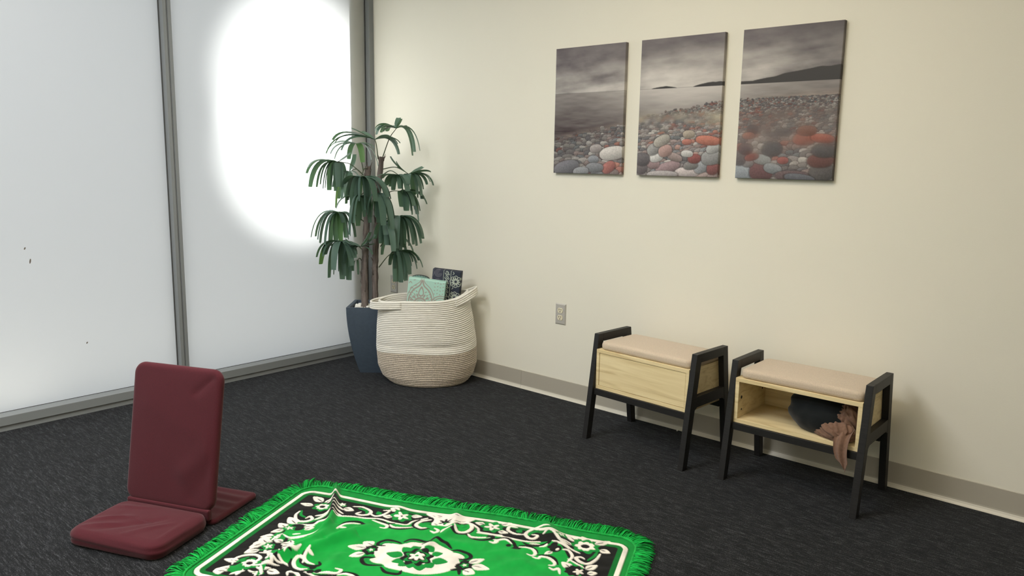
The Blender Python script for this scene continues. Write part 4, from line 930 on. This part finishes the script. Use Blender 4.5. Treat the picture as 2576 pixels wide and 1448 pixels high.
# ------------------------------------------------------------------ printed foam blocks in the basket
def block(name, TL, TRt, h, depth, base, painter, label, res=110, side_col=None, rough=0.8):
    TL = np.asarray(TL); TRt = np.asarray(TRt); ex = TRt - TL; w = np.linalg.norm(ex); ex /= w
    dn = -np.array([0, 0, 1.0]); dn = dn - ex * (dn @ ex); dn /= np.linalg.norm(dn); nz = np.cross(dn, ex); 
    if nz @ FW < 0: nz = -nz                                   # away from viewer
    nu, nv = res, int(res * h / w); us = np.linspace(0, w, nu); vs_ = np.linspace(0, h, nv); A, B = np.meshgrid(us, vs_, indexing='ij')
    ra_ = Raster(A, B, base); painter(ra_, w, h)
    r = 0.006
    e = np.minimum(np.minimum(A, w - A), np.minimum(B, h - B)); zoff = np.where(e < r, r - np.sqrt(np.maximum(r * r - (r - e) ** 2, 0)), 0)
    c0 = TL + ex * w / 2 + dn * h + nz * depth / 2
    P = TL + A[..., None] * ex + B[..., None] * dn + zoff[..., None] * nz - c0
    idx = np.arange(nu * nv).reshape(nu, nv); F = list(map(tuple, np.stack([idx[:-1, :-1], idx[1:, :-1], idx[1:, 1:], idx[:-1, 1:]], -1).reshape(-1, 4)))
    V = list(P.reshape(-1, 3)); cols = list(ra_.col.reshape(-1, 3))
    loop = list(idx[:, 0]) + list(idx[-1, 1:]) + list(idx[-2::-1, -1]) + list(idx[0, -2:0:-1])
    prev = loop
    for (dd, ins) in ((depth - r, 0.0), (depth, r * 0.8)):
        cur = []
        for q in loop:
            a, b = A.reshape(-1)[q], B.reshape(-1)[q]
            a2 = min(max(a, ins), w - ins); b2 = min(max(b, ins), h - ins)
            cur.append(len(V)); V.append(TL + ex * a2 + dn * b2 + nz * dd - c0); cols.append(np.array(side_col if side_col is not None else base))
        for k in range(len(loop)): l = (k + 1) % len(loop); F.append((prev[k], prev[l], cur[l], cur[k]))
        prev = cur
    F.append(tuple(prev))
    bmq = mesh_obj(name, V, F, M['foam'], None, smooth=False, loc=c0); set_cols(bmq, np.array(cols))
    bm = bmesh.new(); bm.from_mesh(bmq.data); bmesh.ops.recalc_face_normals(bm, faces=bm.faces); bm.to_mesh(bmq.data); bm.free()
    return tag(bmq, label, 'yoga block', 'printed foam blocks in the basket')
M['foam'] = vcol_mat('printed_foam', 0.8, 0.3)
MINT = lin(172, 212, 198); GRY = lin(164, 156, 148); NAVY = lin(50, 56, 70)
def mandala(r, w, h):
    c = np.array([w * 0.37, 0.140]); G = GRY
    for rad, th in ((0.010, 0.004), (0.022, 0.005), (0.033, 0.011)):
        r.stroke([c + rad * np.array([math.cos(a), math.sin(a)]) for a in np.linspace(0, 2 * math.pi, 20, endpoint=False)], th, G, closed=True, n=3)
    for k in range(9):
        a = math.pi + math.pi * k / 8; d = np.array([math.cos(a), math.sin(a)])
        r.stroke([c + d * 0.042, c + d * 0.058], 0.010, G, 0.6)
    og = lambda s: [c + np.array(p) * s for p in ((-0.062, 0.02), (-0.064, -0.03), (-0.045, -0.075), (-0.012, -0.105), (0.0, -0.135), (0.012, -0.105), (0.045, -0.075), (0.064, -0.03), (0.062, 0.02))]
    r.stroke(og(1.0), 0.008, G, 1); r.stroke(og(1.18), 0.004, G, 1)
    for k in range(12):
        s = -1 if k % 2 else 1; t = (k // 2) / 6; p = c + np.array([s * (0.068 - 0.035 * t), 0.0 - 0.085 * t]); r.stroke([p, p + np.array([s * 0.007, -0.007])], 0.0045, MINT if False else G, 0.5)
    r.poly([c + np.array(p) for p in ((0.0, -0.102), (0.016, -0.066), (0.010, -0.045), (-0.010, -0.045), (-0.016, -0.066))], G)
    r.poly([c + np.array(p) for p in ((0.0, -0.088), (0.010, -0.064), (0.006, -0.052), (-0.006, -0.052), (-0.010, -0.064))], MINT)
    for s in (-1, 1):
        for k in range(4): q = c + np.array([s * (0.022 + 0.009 * k), -0.066 + 0.018 * k]); r.stroke([q, q + np.array([s * 0.008, -0.006])], 0.006, G, 0.5)
    for k in range(7):
        for j in range(4):
            q = np.array([w * (0.70 + 0.075 * j), 0.012 + 0.020 * k]); 
            if k < 4: r.stroke([q, q + np.array([0.006, 0.004 * (-1) ** j])], 0.0042, G, 0.4)
    for rad in (0.020, 0.034, 0.048, 0.060): r.stroke([np.array([w * 0.93, 0.142]) + rad * np.array([math.cos(a), math.sin(a)]) for a in np.linspace(math.pi * 0.9, math.pi * 1.7, 9)], 0.006, G, 0.7)
    for k in range(4):
        q = np.array([0.012 + 0.010 * (k % 2), 0.022 + 0.030 * k]); r.stroke([q + np.array([-0.008, 0.008]), q + np.array([0.0, -0.002]), q + np.array([0.009, 0.006])], 0.005, G, 0.5)
        r.stroke([q + np.array([0.016, -0.012]), q + np.array([0.028, -0.016])], 0.004, G, 0.5)
D0 = float((BC - CAM) @ FW + 0.25 * FW[2] + 0.06)
d1 = float((BC + np.array([0, 0, 0.5]) - CAM) @ FW) - 0.085
block('yoga_block', at(1028.5, 698, d1), at(1122.5, 710, d1 + 0.01), 0.160, 0.062, MINT, mandala, 'mint yoga block with grey mandala print, front of the basket', 150)
def dark_print(r, w, h):
    g = lin(104, 102, 112); wh = lin(196, 204, 190)
    r.poly([(0, 0), (w * 0.36, 0), (w * 0.36, h), (0, h)], lin(60, 62, 76), smooth=False)
    c = np.array([w * 0.21, 0.020])
    for k in range(3):
        cc = c + np.array([0, 0.052 * k])
        for rad in (0.006, 0.013, 0.020): r.stroke([cc + rad * np.array([math.cos(a), math.sin(a)]) for a in np.linspace(0, 5.2, 14)], 0.0034, g, 0.8)
        r.stroke([(0.004, cc[1] - 0.02), (0.010, cc[1]), (0.004, cc[1] + 0.02)], 0.003, g)
    r.stroke([(w * 0.40, 0), (w * 0.40, h)], 0.0018, wh, 1); r.stroke([(w * 0.655, 0), (w * 0.655, h)], 0.0022, wh, 1)
    for k in range(7):
        cc = np.array([w * 0.51, 0.014 + 0.0255 * k]); s = 1
        r.stroke([cc + 0.0095 * np.array([math.cos(a), math.sin(a)]) for a in np.linspace(-2.2, 3.2, 14)], 0.0036, wh, 0.8)
        r.ellipse(cc, 0.0028, 0.0028, wh); r.stroke([cc + np.array([0.010, 0.012]), cc + np.array([0.017, 0.004])], 0.003, wh)
    for fc in (0.058, 0.150):
        f0 = np.array([w * 0.84, fc])
        for k in range(11):
            a = 2 * math.pi * k / 11; d = np.array([math.cos(a), math.sin(a)]); r.stroke([f0 + d * 0.009, f0 + d * 0.024], 0.0062, wh, 0.5)
        r.stroke([f0 + 0.031 * np.array([math.cos(a), math.sin(a)]) * (1 + 0.08 * math.cos(8 * a)) for a in np.linspace(0, 2 * math.pi, 48, endpoint=False)], 0.0028, wh, closed=True, n=2)
    for k in range(8): r.stroke([(w * 0.72 + 0.006 * (k % 2), 0.004 + 0.028 * k), (w * 0.76, 0.012 + 0.028 * k), (w * 0.72, 0.020 + 0.028 * k)], 0.003, wh)
d2 = d1 + 0.072
block('yoga_block', at(1088.5, 676, d2), at(1160, 684.5, d2 - 0.015), 0.230, 0.068, NAVY, dark_print, 'navy yoga block with pale lotus print, tallest in the basket', 150, side_col=lin(44, 48, 60))
# round-topped printed bolster between them
d3 = d1 + 0.085
pL, pR = at(1031, 704, d3), at(1079, 708, d3); ex = (pR - pL); wB = np.linalg.norm(ex); ex /= wB
nA, nB = 40, 40; rw = wB / 2
A, B = np.meshgrid(np.linspace(0, math.pi, nA), np.linspace(0, 1, nB), indexing='ij')
def bolster_cols(a, b):
    c = np.zeros(a.shape + (3,)); c[...] = lin(40, 46, 52)
    st_ = (np.sin(a * 22 + 6 * np.sin(b * 9)) > 0.35) & (np.abs(b - 0.3) < 0.28); c[st_] = lin(150, 190, 176); c[(b < 0.06)] = lin(120, 160, 150); return c
V = []; cols = []
c0 = (pL + pR) / 2 + np.array([0, 0, -0.145]); hh = 0.145
for i in range(nA):
    for j in range(nB):
        a = A[i, j]; p = -ex * rw * math.cos(a) + np.array([0, 0, hh + 0.026 * math.sin(a) ** 0.8]) + NV_ * (B[i, j] * 0.06); V.append(p)
cols = list(bolster_cols(A, B).reshape(-1, 3)); idx = np.arange(nA * nB).reshape(nA, nB)
F = list(map(tuple, np.stack([idx[:-1, :-1], idx[1:, :-1], idx[1:, 1:], idx[:-1, 1:]], -1).reshape(-1, 4)))
base_i = len(V)
for i in range(nA):
    for j in (0, nB - 1): p = V[i * nB + j].copy(); p[2] = 0; V.append(p); cols.append(np.array(lin(40, 46, 52)))
for i in range(nA - 1):
    F.append((idx[i, 0], idx[i + 1, 0], base_i + 2 * (i + 1), base_i + 2 * i)); F.append((idx[i + 1, -1], idx[i, -1], base_i + 2 * i + 1, base_i + 2 * i + 3))
for i in (0, nA - 1):
    F.append(tuple(list(idx[i, :]) + [base_i + 2 * i + 1, base_i + 2 * i]))
o = mesh_obj('yoga_bolster', V, F, M['foam'], None, loc=c0); set_cols(o, np.array(cols)); tag(o, 'round-topped dark patterned bolster peeking out behind the mint block', 'bolster')

# ------------------------------------------------------------------ potted palm
PC = np.array([0.405, -0.343, 0.0]) 
pp = empty('potted_palm', PC); tag(pp, 'tall fan palm in a tapered slate planter by the window corner', 'potted plant')
PH = 0.405
def sq(hw, z, r=0.006):
    return [UV * a + NV_ * b + np.array([0, 0, z]) for a, b in rrect(2 * hw, 2 * hw, r, n=3, edge=4)]
prof = []
for k in range(13):
    t = k / 12; prof.append((0.070 + 0.064 * (1 - (1 - t) ** 1.9), PH * t))
prof += [(0.134, PH), (0.1335, PH), (0.116, PH), (0.1155, PH - 0.045)]
V = []; F = []
for hw, z in prof: V += sq(hw, z)
N_ = len(sq(0.1, 0))
for i in range(len(prof) - 1):
    for k in range(N_): l = (k + 1) % N_; F.append((i * N_ + k, i * N_ + l, (i + 1) * N_ + l, (i + 1) * N_ + k))
F.append(tuple(range(N_))[::-1])
pot = mesh_obj('planter', V, F, M['pot'], pp)
V = sq(0.1155, PH - 0.040, 0.004); mesh_obj('soil', V, [tuple(range(len(V)))], M['soil'], pp)
bmp = []
for k in range(4):
    bm = bmesh.new(); bmesh.ops.create_icosphere(bm, subdivisions=2, radius=1.0)
    sx, sy, sz = random.uniform(0.8, 1.25), random.uniform(0.7, 1.0), random.uniform(0.6, 0.85)
    for v in bm.verts: v.co = Vector((v.co.x * sx, v.co.y * sy, v.co.z * sz)) * (1 + 0.15 * math.sin(v.co.x * 3 + k) * math.cos(v.co.y * 4))
    me = bpy.data.meshes.new('pebble'); bm.to_mesh(me); bm.free(); me.materials.append(M['stone']); me.polygons.foreach_set('use_smooth', [True] * len(me.polygons)); bmp.append(me)
for i in range(64):
    a = -0.100 + 0.2 * ((i % 8) + random.uniform(0.1, 0.9)) / 8; b = -0.100 + 0.2 * ((i // 8) + random.uniform(0.1, 0.9)) / 8
    o = bpy.data.objects.new('pebble', bmp[i % 4]); C.objects.link(o); o.parent = pot
    s = random.uniform(0.013, 0.019); o.scale = (s, s, s); o.location = UV * a + NV_ * b + np.array([0, 0, PH - 0.030 + random.uniform(0, 0.012) + 0.008 * (1 - (abs(a) + abs(b)) / 0.2)]); o.rotation_euler = (random.uniform(-0.4, 0.4), random.uniform(-0.4, 0.4), random.uniform(0, 6))
DP = float((PC + np.array([0, 0, 1.0]) - CAM) @ FW)
def pp_at(px, py, d=0.0):
    p = at(px, py, 1.0); r_ = ray(px, py)
    # depth measured in the upright plane through the planter's axis that faces the lens
    t = ((PC - CAM) @ NV_ + d) / (r_ @ NV_); return CAM + r_ * t - PC
def trunk(pts, r0, r1, seed):
    P = smooth_path([pp_at(*p) for p in pts], 10); n = len(P)
    rad = [r0 + (r1 - r0) * k / (n - 1) for k in range(n)]
    V, F = tube_data(P, rad, 14); V = np.array(V)
    for i in range(n):
        for k in range(14):
            f = 1 + 0.12 * math.sin(k * 2.1 + seed + i * 0.12) + 0.10 * random.uniform(-1, 1) + 0.10 * (i % 9 == 0)
            V[i * 14 + k] = P[i] + (V[i * 14 + k] - P[i]) * f
    o = mesh_obj('trunk', V, F, M['trunk'], pp, smooth=True)
    for q in range(16):     # torn husk fibres
        i = random.randrange(4, n - 2) if q > 3 else n - 2; a = random.uniform(0, 6.28); d = np.array([math.cos(a), math.sin(a), 0]); b0 = P[i] + d * rad[i] * 0.9
        L = random.uniform(0.02, 0.05); va, fa = tube_data([b0, b0 + d * 0.004 + np.array([0, 0, L * 0.5]), b0 + d * random.uniform(0.006, 0.02) + np.array([0, 0, L])], [0.004, 0.003, 0.0008], 5)
        mesh_obj('husk', va, fa, M['trunk'], o, smooth=True)
    return P
T1_ = trunk([(918, 776, -0.02), (917, 700, -0.02), (920, 600, -0.015), (924, 500, -0.01), (925, 418, -0.01)], 0.0195, 0.0155, 0.3)
T2_ = trunk([(944, 772, 0.03), (943, 690, 0.03), (946, 600, 0.03), (951, 500, 0.03), (960, 394, 0.03)], 0.0185, 0.0140, 1.9)

def blade(H, T, w, arch, mt, parent, blunt=0.72, drop=0.8, twist=0.0):
    L = np.linalg.norm(T - H); hor = (T - H).copy(); hor[2] = 0
    Cp = H + hor * drop + np.array([0, 0, arch * L]) + (0.25 * (T[2] - H[2]) * np.array([0, 0, 1.0]) if T[2] > H[2] else 0)
    n = 11; V = []; F = []
    side0 = None
    for i in range(n):
        t = i / (n - 1); p = (1 - t) ** 2 * H + 2 * t * (1 - t) * Cp + t * t * T; tg = 2 * (1 - t) * (Cp - H) + 2 * t * (T - Cp); tg /= np.linalg.norm(tg) + 1e-9
        if side0 is None:
            sd0 = np.cross(tg, np.array([0, 0, 1.0])); 
            if np.linalg.norm(sd0) < 0.25: sd0 = UV.copy()
            side0 = sd0 / np.linalg.norm(sd0)
            side0 = side0 * math.cos(twist) + np.cross(tg, side0) * math.sin(twist)
        s = side0 - tg * (side0 @ tg); s /= np.linalg.norm(s) + 1e-9; side0 = s; nn = np.cross(s, tg)
        wd = w * min(1, 0.16 + 2.4 * t) * (1.0 if t < 0.6 else 1.0 - (1 - blunt) * ((t - 0.6) / 0.4) ** 2)
        V += [p - s * wd / 2 + nn * wd * 0.10, p - nn * wd * 0.05, p + s * wd / 2 + nn * wd * 0.10]
    for i in range(n - 1):
        for k in (0, 1): F.append((i * 3 + k, i * 3 + k + 1, (i + 1) * 3 + k + 1, (i + 1) * 3 + k))
    return mesh_obj('leaflet', V, F, mt, parent, smooth=True)

def frond(base, hub, tips, w=0.030, d=0.0, arch=0.14, young=(), drop=0.8):
    """base and tips in photo pixels; hub carries its own distance in front of (-) or behind the trunks"""
    H = pp_at(hub[0], hub[1], d); B0 = pp_at(base[0], base[1], -0.012 if d < 0 else 0.02)
    mid_ = (B0 + H) / 2 + np.array([0, 0, 0.025])
    P = smooth_path([B0, mid_, H], 6); V, F = tube_data(P, [0.0034 - 0.0014 * k / (len(P) - 1) for k in range(len(P))], 6)
    fr = mesh_obj('frond', V, F, M['petiole'], pp, smooth=True)
    out = H - B0; out[2] = 0; L0 = np.linalg.norm(out); out = out / (L0 + 1e-9)
    tips = list(tips); n0 = len(tips)
    for i in range(n0 - 1):
        a, b = tips[i], tips[i + 1]
        if n0 > 4 and abs(a[0] - b[0]) + abs(a[1] - b[1]) < 60: tips.append(((a[0] + b[0]) / 2 + random.uniform(-6, 6), (a[1] + b[1]) / 2 - random.uniform(0, 12)))
    for i, tp in enumerate(tips):
        dd = tp[2] if len(tp) > 2 else random.uniform(-0.07, 0.07)
        T = pp_at(tp[0], tp[1], d + dd)
        blade(H, T, w * 1.2 * random.uniform(0.85, 1.15), arch * random.uniform(0.7, 1.3), M['leaf2'] if i in young else M['leaf'], fr, drop=drop, twist=random.uniform(-0.35, 0.35))
    return fr
# crown
frond((963, 394), (997, 323), [(1037, 391), (1056, 379), (1020, 318, 0.06), (1003, 296, 0.05), (944, 330, -0.03), (948, 338, -0.08), (960, 333, 0.07), (975, 330, 0.1)], 0.030, -0.01, 0.26)
frond((951, 400), (943, 351), [(821, 386), (872, 334, 0.06), (908, 331, 0.08), (1006, 360), (1002, 388, 0.05), (838, 352, 0.05), (860, 378, -0.05), (985, 345, -0.06)], 0.034, -0.03, 0.24)
frond((914, 430), (896, 361), [(951, 418), (912, 408), (842, 400), (826, 375, 0.05), (878, 400, 0.05), (940, 372, 0.08)], 0.030, 0.02, 0.12, (1,))
frond((912, 438), (848, 408), [(776, 421), (781, 470), (798, 470), (813, 474), (829, 478), (845, 480), (858, 470), (868, 440, 0.05), (882, 384, 0.06)], 0.032, -0.05, 0.20)
frond((914, 440), (879, 432), [(846, 522), (861, 500), (884, 505), (838, 470), (905, 460), (893, 388, 0.06)], 0.028, 0.02, 0.16, (0,))
frond((925, 425), (908, 446), [(872, 512), (886, 517), (902, 505), (918, 528), (930, 528), (944, 506), (968, 500), (982, 500), (866, 470)], 0.036, -0.09, 0.18)
frond((962, 440), (1003, 440), [(951, 443), (972, 466), (990, 478), (1012, 485), (1030, 480), (1018, 465)], 0.030, -0.05, 0.08)
frond((963, 425), (1029, 438), [(981, 393), (1000, 420), (1084, 433), (1089, 466), (1073, 464), (1060, 500), (1050, 497), (1040, 490), (1018, 460), (1065, 420, 0.05)], 0.032, 0.0, 0.18)
frond((955, 506), (1008, 480), [(1073, 513), (1052, 556), (1036, 540), (1022, 530), (1056, 530), (1012, 520), (1065, 500, 0.06)], 0.040, 0.0, 0.10)
# middle tier
frond((920, 560), (853, 536), [(783, 596), (795, 594), (806, 612), (818, 615), (832, 618), (857, 608), (876, 602), (893, 596), (862, 560)], 0.030, -0.05, 0.20, (5,))
frond((930, 498), (905, 493), [(846, 524), (886, 560), (901, 568), (916, 545), (930, 560), (880, 590)], 0.030, -0.04, 0.16)
frond((950, 480), (948, 487), [(936, 545), (952, 560), (968, 590), (984, 610), (990, 560), (925, 540)], 0.036, -0.08, 0.14)
frond((956, 567), (1003, 545), [(985, 628), (998, 625), (1014, 622), (1028, 618), (1047, 618), (1063, 600), (1058, 612), (970, 570), (975, 585)], 0.036, -0.03, 0.16)
frond((955, 545), (970, 560), [(958, 612), (972, 616), (990, 632), (945, 600), (1000, 600)], 0.030, -0.07, 0.12)
# lower tier
frond((915, 630), (858, 608), [(829, 698), (840, 690), (852, 682), (861, 702), (877, 704), (884, 668), (895, 640), (808, 664), (818, 640), (798, 646)], 0.038, -0.06, 0.16, (7,))
frond((918, 625), (907, 620), [(862, 606), (866, 618), (890, 612), (880, 672), (936, 640), (944, 590), (930, 585), (868, 660)], 0.028, -0.09, 0.10)
frond((953, 672), (1004, 632), [(982, 666), (996, 708), (1008, 710), (1020, 706), (1033, 668), (1048, 660), (1063, 672), (1030, 690)], 0.038, 0.0, 0.14)
frond((957, 620), (985, 600), [(990, 634), (1006, 650), (1020, 630), (962, 640), (1040, 640)], 0.030, 0.02, 0.14)
frond((914, 665), (898, 655), [(901, 690), (890, 676), (880, 690)], 0.014, 0.0, 0.3)
